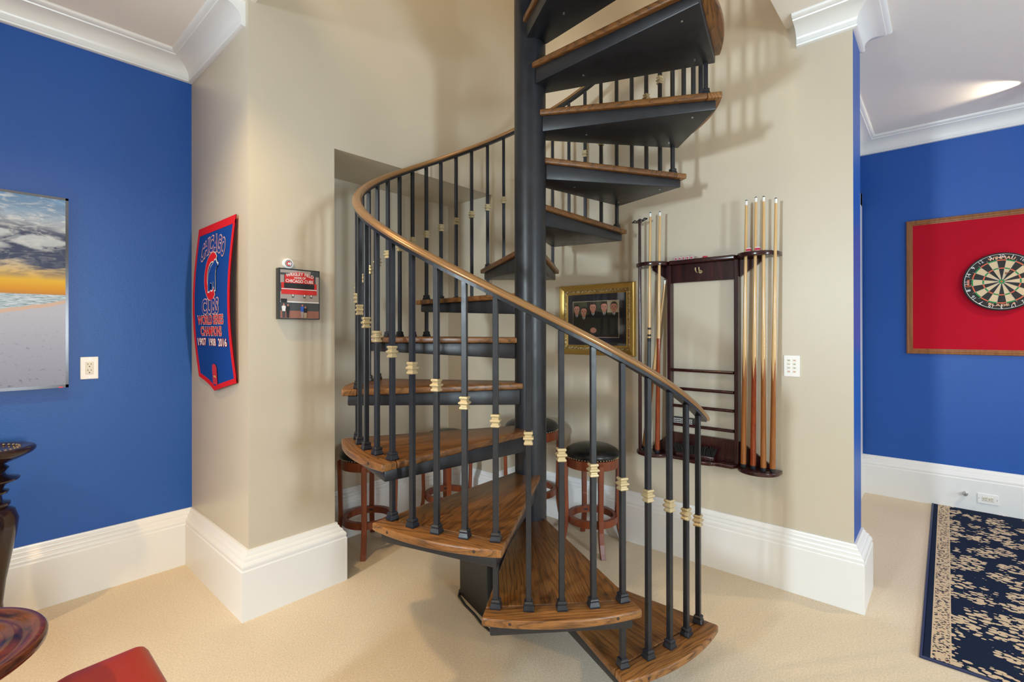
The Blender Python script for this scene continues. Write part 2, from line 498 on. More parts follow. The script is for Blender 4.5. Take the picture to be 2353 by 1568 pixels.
# ------------------------------------------------------------------ spiral staircase
CX, CY = 2.002, 1.648
RB, T0, DT, RISE = 0.8738, radians(-87.87), radians(-30.391), 0.23574
ang = lambda k: T0 + DT * k / 4
stair = thing('spiral_staircase', 'black steel spiral staircase with oak treads and brass handrail', 'staircase', (CX, CY, 0))
pole = MB().lathe([(.083,0),(.083,4.62),(.06,4.65)], 48).build('pole', M['steel'], stair, smooth=True)
MB().lathe([(.105,0),(.105,.010),(.09,.014)], 40).build('base_flange', M['steel'], pole, smooth=True)

HW_IN, X_IN, HW_OUT, X_OUT, R_OUT = .079, .0735, .282, .902, .945
SEAM = .838
hw = lambda x: HW_IN + (HW_OUT-HW_IN)*(x-X_IN)/(X_OUT-X_IN)
TH = .030
panel = MB().prism([(.045,-hw(.045)),(SEAM-.0006,-hw(SEAM)),(SEAM-.0006,hw(SEAM)),(.045,hw(.045))], -TH, 0).mesh('tread', M['oak'], smooth=True, bevel=.007, segs=3)
ab = atan2(HW_OUT, X_OUT)
arc = [(R_OUT*cos(a), R_OUT*sin(a)) for a in [ -ab + 2*ab*i/20 for i in range(21)]]
border = MB().prism([(SEAM+.0006,-hw(SEAM))] + arc + [(SEAM+.0006,hw(SEAM))], -TH, 0).mesh('border_board', M['oak_cross'], smooth=True, bevel=.007, segs=3, angle=30)
def pan_mesh():
    b = MB(); x0, x1 = .06, .884
    y0, y1 = hw(.06)-.014, hw(.884)-.024
    zt = -TH; zi, zo = -.112, -.077
    vs = [(x0,-y0,zt),(x1,-y1,zt),(x1,y1,zt),(x0,y0,zt),(x0,-y0,zi),(x1,-y1,zo),(x1,y1,zo),(x0,y0,zi)]
    b.add(vs, [(0,1,2,3),(4,7,6,5),(0,4,5,1),(1,5,6,2),(2,6,7,3),(3,7,4,0)])
    return b.mesh('steel_pan', M['steel'], bevel=.006, segs=2, smooth=True)
pan = pan_mesh()
plug_m = MB().lathe([(.0055,0),(.0055,.004)], 12).mesh('plug', M['ink_hair'])
screw_m = MB().lathe([(.006,0),(.006,.003),(.003,.004)], 10).mesh('screw', M['metal'], smooth=True)
NT_TREADS = 14
for t in range(1, NT_TREADS+1):
    a = ang(4*(t-1)+2)
    o = obj('tread', panel, stair, (0,0,t*RISE), (0,0,a))
    obj('border_board', border, o); obj('steel_pan', pan, o)
    for s in (-1, 1):
        q = radians(11.4)*s
        obj('plug', plug_m, o, (R_OUT*cos(q)-.0032, R_OUT*sin(q)-.0032*sin(q), -.013), (0, pi/2, q))
    if t >= 10:
        for x, y in ((.30, 0), (.80, .17), (.80, -.17)):
            zb = -.112 + (x-.06)/(.824)*.035
            obj('screw', screw_m, o, (x, y, zb + .001), (pi, 0, 0))
# landing at the top, reaching the upper floor edge
la = ang(4*NT_TREADS+2)
obj('landing', MB().box(-.985,-.42,-.05,.06,.30,0).mesh('landing', M['oak']), stair, (0,0,(NT_TREADS+1)*RISE))

sq = [(.0185,0),(.019,.006),(.0185,.008),(.0150,.020),(.0160,.023),(.0160,.028),(.0115,.033)]
S2 = sqrt(2)
shoe_m = MB().lathe([(r*S2, z) for r, z in sq], 4, rot=pi/4).mesh('shoe', M['steel'], bevel=.0012, segs=1)
kn = [(.0135,-.0235),(.0160,-.0205),(.0160,-.0165),(.0118,-.0105),(.0118,-.0075),(.0185,-.0025),(.0185,.0025),(.0118,.0075),(.0118,.0105),(.0160,.0165),(.0160,.0205),(.0135,.0235)]
knuckle_m = MB().lathe([(r*S2, z) for r, z in kn], 4, rot=pi/4).mesh('knuckle', M['brass'], bevel=.0012, segs=1, angle=20)
HB = .0096
KMAX = 56
def bar_mesh(h, name): return MB().box(-HB,-HB,0,HB,HB,h).mesh(name, M['steel'], bevel=.0015, segs=1)
for k in range(KMAX+1):
    t = k//4 + 1
    a = ang(k); z0 = t*RISE; z1 = 1.098 + RISE*k/4
    if t > NT_TREADS: z0 = (NT_TREADS+1)*RISE
    o = obj('baluster', bar_mesh(z1-z0, 'baluster'), stair, (RB*cos(a), RB*sin(a), z0), (0,0,a))
    obj('shoe', shoe_m, o)
    obj('knuckle', knuckle_m, o, (0,0,.661 + RISE*k/4 - z0))
    if k % 4 == 0 and k > 0 and t <= NT_TREADS:
        zl = (t-1)*RISE
        s = obj('spacer_post', bar_mesh(RISE-TH-.045, 'spacer_post'), stair, (RB*cos(a), RB*sin(a), zl), (0,0,a))
        obj('shoe', shoe_m, s)

def helix(profile, k0, k1, n):
    rings = []
    for i in range(n+1):
        k = k0 + (k1-k0)*i/n; a = ang(k); z = 1.098 + RISE*k/4
        sl = atan2(RISE/4, RB*abs(DT)/4)
        rings.append([((RB+d)*cos(a), (RB+d)*sin(a), z + h/cos(sl)) for d, h in profile])
    return rings
chan = [(-.0165,-.002),(.0165,-.002),(.0165,.010),(-.0165,.010)]
rp = [(-.017,.010),(-.022,.013),(-.0235,.019),(-.021,.024),(-.0175,.026),(-.016,.030),(-.010,.0345),(0,.036),(.010,.0345),(.016,.030),(.0175,.026),(.021,.024),(.0235,.019),(.022,.013),(.017,.010)]
rail = MB().loft(helix(rp, -.85, KMAX+1.5, 240)).build('handrail', M['rail'], stair, smooth=True, angle=50)
MB().loft(helix(chan, -.62, KMAX+1.3, 240)).build('rail_channel', M['steel'], rail)

# ------------------------------------------------------------------ bar stools
def stool_meshes(H, RS):
    d = {}
    zs = H - .118
    d['seat_cushion'] = MB().lathe([(RS-.012, zs+.030),(RS-.002, zs+.034),(RS+.004, zs+.046),(RS+.003, zs+.060),(RS-.010, zs+.078),(RS-.035, zs+.094),(RS-.075, zs+.108),(.06, zs+.116),(.001, H)], 40).mesh('seat_cushion', M['leather_black'], smooth=True, angle=60)
    d['apron'] = MB().lathe([(RS-.020, zs-.034),(RS-.006, zs-.032),(RS-.003, zs+.028),(RS-.014, zs+.032)], 40).mesh('apron', M['cherry'], smooth=True)
    nb = MB(); N = 56
    for i in range(N):
        a = 2*pi*i/N
        nb.lathe([(.0050,-.002),(.0048,.001),(.0028,.004),(.0006,.0048)], 6)
        base = len(nb.v) - 24
        for j in range(base, len(nb.v)):
            x, y, z = nb.v[j]
            R = RS + .0005 + z
            nb.v[j] = (R*cos(a) - x*sin(a), R*sin(a) + x*cos(a), zs + .037 + y)
    d['nailhead_trim'] = nb.mesh('nailhead_trim', M['nail'], smooth=True)
    rings = []
    hwid = .0165
    for z, r, dp in ((H-.100, RS-.004, .018), (H-.112, RS+.006, .026), (H*.55, RS+.002, .026), (H*.33, RS-.002, .026), (H*.22, RS+.002, .027), (H*.12, RS+.015, .027), (H*.05, RS+.030, .027), (0, RS+.046, .027)):
        rings.append([(r-dp/2,-hwid,z),(r+dp/2,-hwid,z),(r+dp/2,hwid,z),(r-dp/2,hwid,z)])
    d['leg'] = MB().loft(rings).mesh('leg', M['cherry'], bevel=.0025, segs=1, angle=60)
    zr = .19 if H < .75 else .27
    ro, ri = RS-.012, RS-.040
    d['foot_ring'] = MB().loft([[(r*cos(a), r*sin(a), z) for r, z in ((ri,zr-.022),(ro,zr-.022),(ro,zr+.022),(ri,zr+.022))] for a in [2*pi*i/48 for i in range(48)]], closed=True).mesh('foot_ring', M['cherry'], smooth=True)
    bb = MB()
    bb.lathe([(.007,0),(.007,.004),(.004,.006)], 10)
    d['bolt'] = bb.mesh('bolt', M['matte_black'], smooth=True)
    d['_zr'] = zr; d['_ri'] = ri
    return d
low = stool_meshes(.690, .180); tall = stool_meshes(.805, .195)
def stool(dm, x, y, rot, label):
    r = thing('bar_stool', label, 'stool', (x, y, 0), rot, 'backless bar stools with black leather seats')
    obj('seat_cushion', dm['seat_cushion'], r); obj('apron', dm['apron'], r)
    nt = obj('nailhead_trim', dm['nailhead_trim'], r); nt['kind'] = 'stuff'
    fr = obj('foot_ring', dm['foot_ring'], r)
    for i in range(4):
        a = pi/2*i
        obj('leg', dm['leg'], r, (0,0,0), (0,0,a))
        for s in (-1, 1):
            b = a + s*.055
            obj('bolt', dm['bolt'], fr, (dm['_ri']*cos(b), dm['_ri']*sin(b), dm['_zr']), (0, -pi/2, b))
    return r
stool(low, 1.83, 2.93, radians(-130), 'black leather bar stool at the left end of the alcove, beside the pier baseboard')
stool(low, 2.49, 2.885, radians(-126), 'bar stool inside the alcove with only its legs and foot ring showing below a tread')
stool(tall, 2.82, 2.31, radians(-133), 'taller bar stool behind the pole with its black seat cut by the post')
stool(low, 2.84, 1.80, radians(-130), 'bar stool standing under the framed picture, seen through the balusters')

# ------------------------------------------------------------------ dark box and cable under the stairs
bx = thing('equipment_box', 'dark grey upright box on the carpet under the staircase', 'box', (1.734, 1.712, 0), atan2(.297, .090)-pi/2)
MB().box(0, 0, .0, .130, .31, .43).build('cabinet', M['matte_black'], bx, bevel=.004)
MB().box(.01, -.006, .02, .120, 0, .41).build('front_grille', M['black'], bx, bevel=.003)
tag(MB().tube([(1.845,2.03,.006),(1.80,1.99,.006),(1.762,1.90,.006),(1.735,1.80,.006),(1.705,1.72,.006),(1.69,1.65,.006),(1.72,1.58,.006)], .006, 8).build('power_cable', M['rubber'], smooth=True), 'thin black cable lying on the carpet along the dark box', 'cable')

# ------------------------------------------------------------------ things on the blue wall, left
tv = thing('television', 'wall mounted flat television showing a beach at sunset', 'television', (0, YL, 0))
TX0, TX1, TZ0, TZ1 = -1.42, .385, 1.15, 2.165
MB().box(TX0, -.052, TZ0, TX1, -.02, TZ1).build('body', M['black'], tv, bevel=.004)
MB().box(-.9, -.021, 1.4, -.1, -.001, 1.9).build('wall_bracket', M['matte_black'], tv)
bz = MB(); w = .012
for a in ((TX0,TZ0,TX1,TZ0+w+.004),(TX0,TZ1-w,TX1,TZ1),(TX0,TZ0,TX0+w,TZ1),(TX1-w,TZ0,TX1,TZ1)):
    bz.box(a[0], -.056, a[1], a[2], -.050, a[3])
MB.build(bz, 'bezel', M['chrome'], tv)
def screen_mat():
    m = mat('beach_screen', (0,0,0,1), 0.6, spec=0.03); t = NT(m)
    tc = t.n('ShaderNodeTexCoord'); sx = t.n('ShaderNodeSeparateXYZ'); t.l(tc.outputs['UV'], sx.inputs[0])
    u, v = sx.outputs[0], sx.outputs[1]
    def uvs(a, b):
        mp = t.n('ShaderNodeMapping'); mp.inputs['Scale'].default_value = (a, b, 1); t.l(tc.outputs['UV'], mp.inputs[0]); return mp.outputs[0]
    S = srgb
    sky = t.ramp(v, [(0.48, S(205,140,80)), (0.51, S(235,160,60)), (0.56, S(245,190,70)), (0.61, S(225,190,130)), (0.70, S(190,190,185)), (0.85, S(205,205,200)), (0.93, S(150,175,195)), (1.0, S(120,155,185))])
    mp = t.n('ShaderNodeMapping'); mp.inputs['Scale'].default_value = (5, 8, 1); mp.inputs['Rotation'].default_value = (0,0,-.35); t.l(tc.outputs['UV'], mp.inputs[0])
    cl = t.noise(mp.outputs[0], 1.5, 8, 0.58, 0.6)
    band = t.ramp(v, [(0.56, (0,0,0,1)), (0.62, (1,1,1,1)), (0.80, (1,1,1,1)), (0.88, (.35,.35,.35,1)), (1.0, (.2,.2,.2,1))])
    cm = t.math('MULTIPLY', t.ramp(cl, [(0.42, (0,0,0,1)), (0.53, (1,1,1,1))]), band)
    sky = t.mix(sky, S(78,84,104), cm)
    wisp = t.noise(uvs(14, 22), 2, 5, 0.6, 1.0)
    sky = t.mix(sky, S(235,228,215), t.math('MULTIPLY', t.ramp(wisp, [(0.5,(0,0,0,1)),(0.75,(.8,.8,.8,1))]), t.ramp(v, [(0.6,(0,0,0,1)),(0.8,(1,1,1,1))])))
    wav = t.noise(uvs(12, 60), 3, 5, 0.65, 0.8)
    sea = t.ramp(wav, [(0.35, S(120,150,150)), (0.5, S(195,205,205)), (0.65, S(235,238,238))])
    fn = t.noise(uvs(40, 60), 4, 4, 0.7)
    sand = t.ramp(t.math('MULTIPLY_ADD', fn, 0.35, t.math('MULTIPLY', v, 1.6)), [(0.1, S(156,154,162)), (0.5, S(182,178,186)), (0.8, S(202,197,199))])
    foot = t.noise(uvs(70, 42), 1.0, 3, 0.6)
    sand = t.mix(sand, S(110,112,122), t.math('MULTIPLY', t.ramp(foot, [(0.60,(0,0,0,1)),(0.68,(.7,.7,.7,1))]), t.ramp(v, [(0.0,(1,1,1,1)),(0.34,(0.1,0.1,0.1,1))])))
    edge = t.math('ADD', t.math('MULTIPLY_ADD', u, 0.42, 0.004), t.math('MULTIPLY', t.noise(uvs(6,1), 2, 2), 0.03))
    isand = t.math('LESS_THAN', v, edge)
    wet = t.math('LESS_THAN', v, t.math('ADD', edge, 0.02))
    c = t.mix(sea, S(225,190,165), wet)
    c = t.mix(c, sand, isand)
    c = t.mix(sky, c, t.math('LESS_THAN', v, 0.485))
    t.b.inputs['Base Color'].default_value = (0.01,0.01,0.01,1)
    t.l(c, t.b.inputs['Emission Color']); t.b.inputs['Emission Strength'].default_value = 0.85
    return m
me = bpy.data.meshes.new('screen')
me.from_pydata([(TX0+w,-.0535,TZ0+w+.004),(TX1-w,-.0535,TZ0+w+.004),(TX1-w,-.0535,TZ1-w),(TX0+w,-.0535,TZ1-w)], [], [(0,1,2,3)])
uv = me.uv_layers.new(name='UVMap')
for i, c in enumerate(((0,0),(1,0),(1,1),(0,1))): uv.data[i].uv = c
me.materials.append(screen_mat()); obj('screen', me, tv)
MB().box(.345,-.058,TZ0+.001,.362,-.055,TZ0+.006).build('standby_light', M['led'], tv)

def outlet(name, label, horizontal=False):
    """duplex outlet built in local x (width) z (height), facing -y"""
    r = thing(name, label, 'outlet')
    W_, H_ = (.122,.078) if horizontal else (.078,.124)
    MB().box(-W_/2,-.007,-H_/2,W_/2,0,H_/2).build('cover_plate', M['plate'], r, bevel=.003)
    iw, ih = (.068,.034) if horizontal else (.034,.068)
    ins = MB().box(-iw/2,-.010,-ih/2,iw/2,-.006,ih/2).build('receptacle', M['ivory'], r, bevel=.002)
    for s in (-1, 1):
        b = MB()
        for dx, dz, ww, hh in ((-.007,.005,.0022,.009),(.007,.005,.0022,.007),(0,-.008,.005,.005)):
            if horizontal:
                cx, cz, w2, h2 = s*.017+dz, -dx, hh, ww
            else:
                cx, cz, w2, h2 = dx, s*.017+dz, ww, hh
            b.box(cx-w2/2,-.0106,cz-h2/2,cx+w2/2,-.0098,cz+h2/2)
        b.build('socket', M['slot'], ins)
    for s in (-1, 1):
        p = (s*.052,-.0072,0) if horizontal else (0,-.0072,s*.052)
        b = MB().lathe([(.003,0),(.003,.001)], 10).build('screw', M['metal'], r); b.location = p; b.rotation_euler = (pi/2,0,0)
    return r
o = outlet('power_outlet', 'white upright power outlet on the blue wall beside the television'); o.location = (.477, YL, 1.246)
o = outlet('power_outlet', 'white sideways power outlet set in the baseboard above the rug', True); o.location = (XD-.05, -.239, .118); o.rotation_euler = (0,0,-pi/2)
tag(MB().lathe([(.017,0),(.017,.006),(.013,.008),(.013,.045),(.010,.050)], 20).build('door_stop', M['metal'], smooth=True), 'round metal door stop on the baseboard left of the outlet', 'door stop')
bpy.data.objects['door_stop'].location = (XD-.05, -.107, .136); bpy.data.objects['door_stop'].rotation_euler = (0,-pi/2,0)

# ------------------------------------------------------------------ pennant on the pier side (plane x = XA, facing -x)
PY0, PY1, PZT, PZB = 3.392, 2.792, 2.066, 1.178      # left, right, top, bottom corners
def cloth(u, v):
    """u 0..1 left to right, v 0..1 top to bottom -> point on the hanging cloth"""
    y = PY0 + (PY1-PY0)*u
    z = PZT - (PZT-PZB)*v
    s = min(max(v,0),1)
    off = .014 + .030*sin(pi*min(s,1))**1.0 + .006*sin(u*7+v*3)*s
    return (XA - off, y, z)
pen = thing('pennant', 'blue and red wool championship pennant hanging on the narrow tan wall', 'pennant', (0,0,0))
NU, NV = 10, 24
b = MB(); front = []; back = []
def vbot(u): return 1.0 + .075*(1-abs(u-.45)/(.45 if u < .45 else .55))
def grid(u0, u1, v0f, v1f, eps, nu, nv, thick=.003):
    f = []; bk = []
    for j in range(nv+1):
        for i in range(nu+1):
            u = u0 + (u1-u0)*i/nu; va, vb = v0f(u), v1f(u); v = va + (vb-va)*j/nv
            x, y, z = cloth(u, v); f.append((x-eps, y, z)); bk.append((x-eps+thick, y, z))
    fs = []; n = nu+1; N = len(f)
    for j in range(nv):
        for i in range(nu):
            a = j*n+i; q = (a, a+1, a+n+1, a+n); fs.append(q); fs.append(tuple(N+k for k in reversed(q)))
    ring = [i for i in range(n)] + [j*n+nu for j in range(1,nv+1)] + [nv*n+i for i in range(nu-1,-1,-1)] + [j*n for j in range(nv-1,0,-1)]
    for i in range(len(ring)):
        p, q = ring[i], ring[(i+1) % len(ring)]; fs.append((p, N+p, N+q, q))
    return f + bk, fs
vs, fs = grid(0, 1, lambda u: 0, vbot, 0, 20, 26); MB().add(vs, fs).build('cloth', M['pennant_blue'], pen, smooth=True)
for nm, a in (('top_hem', (0,1,lambda u:0,lambda u:.052)), ('side_binding', (0,.045,lambda u:.03,vbot)), ('side_binding', (.955,1,lambda u:.03,vbot)), ('bottom_binding', (0,1,lambda u:vbot(u)-.030,vbot))):
    vs, fs = grid(a[0], a[1], a[2], a[3], .0015, 20 if a[1]-a[0] > .5 else 3, 26 if a[1]-a[0] < .5 else 3, .005); MB().add(vs, fs).build(nm, M['pennant_red'], pen, smooth=True)
PW, PH = abs(PY1-PY0), PZT-PZB
def on_cloth(vs, cu, cv, eps):
    out = []
    for x, y in vs:
        p = cloth(cu + x/PW, cv - y/PH); out.append((p[0]-eps, p[1], p[2]))
    return out
def pen_text(body, cu, cv, w, h, layers):
    for bold, mt, eps in layers:
        vs, fs = fit(body, w, h, bold)
        MB().add(on_cloth(vs, cu, cv, eps), fs).build('lettering', M[mt], pen)
OUTL = [(.075,'ink_white',.0028),(.060,'ink_pink',.0034),(.022,'pennant_blue',.0042)]
REDL = [(.050,'ink_white',.0030),(.015,'pennant_red',.0040)]
WHTL = [(.055,'pennant_red',.0030),(.02,'ink_white',.0040)]
# CHICAGO on an arch, letter by letter
txt = 'CHICAGO'; R_arc = .38
for bold, mt, eps in OUTL:
    mb = MB()
    for lx, vs, fs in letters(txt, .088, .40, bold):
        th = lx / R_arc
        pts = [(R_arc*sin(th) + x*cos(th) + y*sin(th)*.35, R_arc*(cos(th)-1) - x*sin(th) + y) for x, y in vs]
        mb.add(on_cloth(pts, .50, .135, eps), fs)
    mb.build('lettering', M[mt], pen)
def ring_shape(rx, ry, t0, t1, w, n=30):
    o = [(rx*cos(t0+(t1-t0)*i/n), ry*sin(t0+(t1-t0)*i/n)) for i in range(n+1)]
    i_ = [((rx-w)*cos(t0+(t1-t0)*i/n), (ry-w*1.25)*sin(t0+(t1-t0)*i/n)) for i in range(n+1)]
    vs = o + i_; fs = [(i, i+1, n+1+i+1, n+1+i) for i in range(n)]
    return vs, fs
for w_, mt, eps, grow in ((.050,'ink_white',.0030,.005),(.040,'pennant_red',.0042,0)):
    vs, fs = ring_shape(.108+grow, .135+grow, radians(52-grow*500), radians(308+grow*500), w_)
    MB().add(on_cloth(vs, .51, .345, eps), fs).build('emblem', M[mt], pen)
bear = [(-.062,-.085),(-.066,-.03),(-.055,.02),(-.030,.052),(.005,.070),(.022,.086),(.036,.083),(.045,.092),(.052,.080),(.066,.066),(.084,.060),(.082,.048),(.062,.044),(.052,.030),(.050,.0),(.058,-.035),(.060,-.080),(.040,-.084),(.036,-.045),(.022,-.030),(.014,-.078),(-.008,-.082),(-.004,-.040),(-.026,-.036),(-.030,-.082)]
for g, mt, eps in ((1.10,'ink_white',.0052),(1.0,'pennant_blue',.0062)):
    vs = [(x*g, y*g) for x, y in bear]
    MB().add(on_cloth(vs, .545, .345, eps), [tuple(range(len(vs)))]).build('emblem', M[mt], pen)
pen_text('CUBS', .50, .535, .27, .078, OUTL)
pen_text('WORLD SERIES', .50, .620, .43, .050, REDL)
pen_text('CHAMPIONS', .50, .693, .36, .050, REDL)
for bd, cu in (('1907',.21),('1908',.51),('2016',.80)): pen_text(bd, cu, .762, .125, .040, WHTL)
# small marquee emblem at the bottom
def pen_poly(pts, cu, cv, mt, eps): MB().add(on_cloth(pts, cu, cv, eps), [tuple(range(len(pts)))]).build('emblem', M[mt], pen)
arch = [(-.046,-.06),(.046,-.06),(.046,.035)] + [(.046*cos(a), .035+.022*sin(a)) for a in [pi*i/8 for i in range(1,8)]] + [(-.046,.035)]
pen_poly(arch, .49, .965, 'ink_red', .0032)
pen_poly([(-.036,-.032),(.036,-.032),(.036,-.004),(-.036,-.004)], .49, .965, 'ink_black', .0042)
pen_poly([(-.022,-.026),(.022,-.026),(.022,-.010),(-.022,-.010)], .49, .965, 'ink_yellow', .0050)

# ------------------------------------------------------------------ plaque and round badge on the pier front (plane y = YB, facing -y)
PLX, PLZ, PLW, PLH, PLT = 1.225, 1.650, .226, .272, .036
pl = thing('wall_plaque', 'square photo plaque of a red ballpark sign on the tan pier', 'plaque', (PLX, YB, PLZ))
MB().box(-PLW/2,-PLT,-PLH/2,PLW/2,0,PLH/2).build('block', M['black'], pl, bevel=.002)
def pr(pts, mt, lay, name='print'):
    return MB().add([(x, -PLT-.0004*lay-.0003, z) for x, z in pts], [tuple(range(len(pts)))]).build(name, M[mt], pl)
def rect(x0, z0, x1, z1): return [(x0,z0),(x1,z0),(x1,z1),(x0,z1)]
pr(rect(-.107,-.130,.107,.130), 'ink_dkgrey', 0)
pr(rect(-.105,.112,.06,.128), 'ink_grey', 1)
pr(rect(-.105,-.040,.107,.012), 'ink_grey', 1)
pr(rect(-.105,-.130,.107,-.090), 'ink_brick', 1)
pr(rect(-.105,-.046,.107,-.040), 'ink_white', 2)
for x in (-.045, .018, .056): pr(rect(x,-.020,x+.013,.004), 'ink_dkgrey', 2); pr(rect(x+.003,-.012,x+.010,.002), 'ink_white', 3)
pr(rect(-.103,-.046,-.070,-.027), 'ink_black', 3)
pr([(-.082,.060),(.078,.060),(.078,.100)] + [(.078-.160*i/12, .100+.020*sin(pi*i/12)) for i in range(1,12)] + [(-.082,.100)], 'ink_red', 3)
pr(rect(-.100,.028,.094,.060), 'ink_red', 3)
pr(rect(-.086,.030,.080,.058), 'ink_black', 4)
pr(rect(-.100,.024,.094,.028), 'ink_white', 4)
pr(rect(-.100,-.002,.094,.023), 'ink_red', 4)
pr(rect(.088,.0,.107,.10), 'ink_grey', 2); pr(rect(-.105,.058,-.086,.10), 'ink_grey', 2)
for cx, cz, w_, h_, body, bl in ((0.0,.088,.062,.011,'HOME OF',0),(-.002,.070,.150,.016,'CHICAGO CUBS',0)):
    vs, fs = fit(body, w_, h_, .02)
    MB().add([(cx+x, -PLT-.0026, cz+z) for x, z in vs], fs).build('lettering', M['ink_white'], pl)
mb = MB(); word = 'WRIGLEY FIELD'
for x, vs, fs in letters(word, .0165, .150, .02):
    dz = .013*cos(x/.08*pi/2)
    mb.add([(x+a, -PLT-.0026, .096+dz+c_-a*x*2.2) for a, c_ in vs], fs)
mb.build('lettering', M['ink_white'], pl)
def figure(x, h, top, legs, skin=True):
    z0 = -.128
    pr([(x-.006,z0),(x-.001,z0),(x,z0+h*.45),(x+.001,z0),(x+.006,z0),(x+.008,z0+h*.48),(x-.008,z0+h*.48)], legs, 5)
    pr([(x-.008,z0+h*.46),(x+.008,z0+h*.46),(x+.011,z0+h*.80),(x+.004,z0+h*.86),(x-.004,z0+h*.86),(x-.011,z0+h*.80)], top, 6)
    pr([(x+.0045*cos(a), z0+h*.93+.006*sin(a)) for a in [2*pi*i/10 for i in range(10)]], 'ink_skin', 7)
for a in ((-.088,.075,'ink_white','ink_dkgrey'),(-.066,.072,'ink_black','ink_black'),(.012,.072,'ink_blue','ink_grey'),(.029,.062,'ink_black','ink_tan')): figure(*a)
bd = thing('round_badge', 'small round white badge with a red letter above the plaque', 'badge', (1.172, YB, 1.814))
bb = MB().lathe([(.027,0),(.0285,.004),(.0285,.012),(.026,.018),(.001,.020)], 32).build('disc', M['ink_white'], bd, smooth=True); bb.rotation_euler = (pi/2,0,0)
def disc_y(r0, r1, y, n=28, t0=0, t1=2*pi):
    o = [(r1*cos(t0+(t1-t0)*i/n), y, r1*sin(t0+(t1-t0)*i/n)) for i in range(n+1)]
    i_ = [(r0*cos(t0+(t1-t0)*i/n), y, r0*sin(t0+(t1-t0)*i/n)) for i in range(n+1)]
    return o + i_, [(i, i+1, n+2+i, n+1+i) for i in range(n)]
vs, fs = disc_y(.0155, .0185, -.0203); MB().add(vs, fs).build('ring_print', M['ink_navy'], bd)
vs, fs = disc_y(.007, .013, -.0206, t0=radians(45), t1=radians(315)); MB().add(vs, fs).build('letter_print', M['ink_red'], bd)

# ------------------------------------------------------------------ framed photograph on the right wall (plane x = XC, facing -x)
FY, FZ, FW, FH = 1.922, 1.530, .636, .520
fr = thing('framed_picture', 'gilt framed group photograph with navy mat on the tan wall', 'picture', (XC, FY, FZ), -pi/2)   # local x = to the right, -y = into the room
def frame_members(name, prof, w, h, mt, parent):
    """four mitred members; prof = (inset from outer edge, forward)"""
    c = [(-w/2,-h/2),(w/2,-h/2),(w/2,h/2),(-w/2,h/2)]
    dirs = [(1,1),(-1,1),(-1,-1),(1,-1)]
    for i in range(4):
        j = (i+1) % 4
        rings = []
        for q in (i, j):
            rings.append([(c[q][0]+dirs[q][0]*d, -f, c[q][1]+dirs[q][1]*d) for d, f in prof])
        MB().loft(rings).build(name, M[mt], parent, smooth=True, angle=30)
frame_members('frame_member', [(0,0),(0,.020),(.004,.027),(.010,.029),(.018,.024),(.032,.017),(.040,.015),(.040,0)], FW, FH, 'gold', fr)
frame_members('ornament_strip', [(.040,0),(.040,.015),(.046,.018),(.056,.017),(.060,.013),(.060,0)], FW, FH, 'gilt', fr)
frame_members('inner_lip', [(.060,0),(.060,.012),(.065,.014),(.072,.009),(.072,0)], FW, FH, 'gold', fr)
MB().box(-FW/2+.07,-.006,-FH/2+.07,FW/2-.07,-.001,FH/2-.07).build('mat_board', M['mat_navy'], fr)
PX0, PX1, PZ0, PZ1 = -.200, .186, -.128, .134
def fp(pts, mt, lay, name='photo_print'):
    return MB().add([(x, -.0062-.0004*lay, z) for x, z in pts], [tuple(range(len(pts)))]).build(name, M[mt], fr)
def ell(cx, cz, rx, rz, n=18, t0=0, t1=2*pi): return [(cx+rx*cos(t0+(t1-t0)*i/n), cz+rz*sin(t0+(t1-t0)*i/n)) for i in range(n)]
fp(rect(PX0-.004,PZ0-.004,PX1+.004,PZ1+.004), 'ink_tan', 0)
fp(rect(PX0,PZ0,PX1,PZ1), 'ink_green', 1)
fp(rect(-.075,.05,-.04,PZ1), 'ink_hair', 2)
fp(rect(.095,.05,PX1,PZ1), 'ink_tan', 2)
fp([(PX0,PZ0),(PX1,PZ0),(PX1,.045),(.165,.052),(.115,.030),(.085,.052),(.055,.050),(.02,.060),(-.03,.062),(-.065,.040),(-.11,.020),(-.15,.045),(PX0,.052)], 'ink_black', 3)
for hx, hz, hr in ((-.166,.078,.0255),(-.104,.060,.0255),(-.024,.088,.0275),(.070,.090,.0265),(.150,.088,.0265)):
    fp([(hx-.015,hz-.030),(hx+.015,hz-.030),(hx+.003,hz-.062),(hx-.003,hz-.062)], 'ink_white', 4)
    fp([(hx-.003,hz-.034),(hx+.003,hz-.034),(hx+.004,hz-.062),(hx-.004,hz-.062)], 'ink_black', 5)
    fp([(hx-hr*.5,hz-.040),(hx+hr*.5,hz-.040),(hx+hr*.5,hz-.015),(hx-hr*.5,hz-.015)], 'ink_skin', 5)
    fp(ell(hx, hz+.006, hr*1.10, .034), 'ink_hair', 6)
    fp([(hx+hr*x, hz+.034*z) for x, z in ((-.92,.45),(-.98,.1),(-.86,-.4),(-.5,-.85),(0,-1),(.5,-.85),(.86,-.4),(.98,.1),(.92,.45),(.55,.72),(-.55,.72))], 'ink_skin', 7)
    for sx_ in (-1, 1):
        fp(rect(hx+sx_*hr*.42-.0045, hz+.003, hx+sx_*hr*.42+.0045, hz+.0065), 'ink_hair', 8)
        fp(ell(hx+sx_*hr*.42, hz-.001, .003, .0018, 8), 'ink_black', 8)
    fp(rect(hx-.002, hz-.012, hx+.002, hz-.003), 'ink_brick', 8)
    fp(rect(hx-.007, hz-.0205, hx+.007, hz-.0180), 'ink_brick', 8)
fp(ell(-.022,-.078,.027,.020), 'ink_skin', 5)
gl = bpy.data.materials.new('picture_glass'); gl.use_nodes = True
nt = gl.node_tree; nt.nodes.clear()
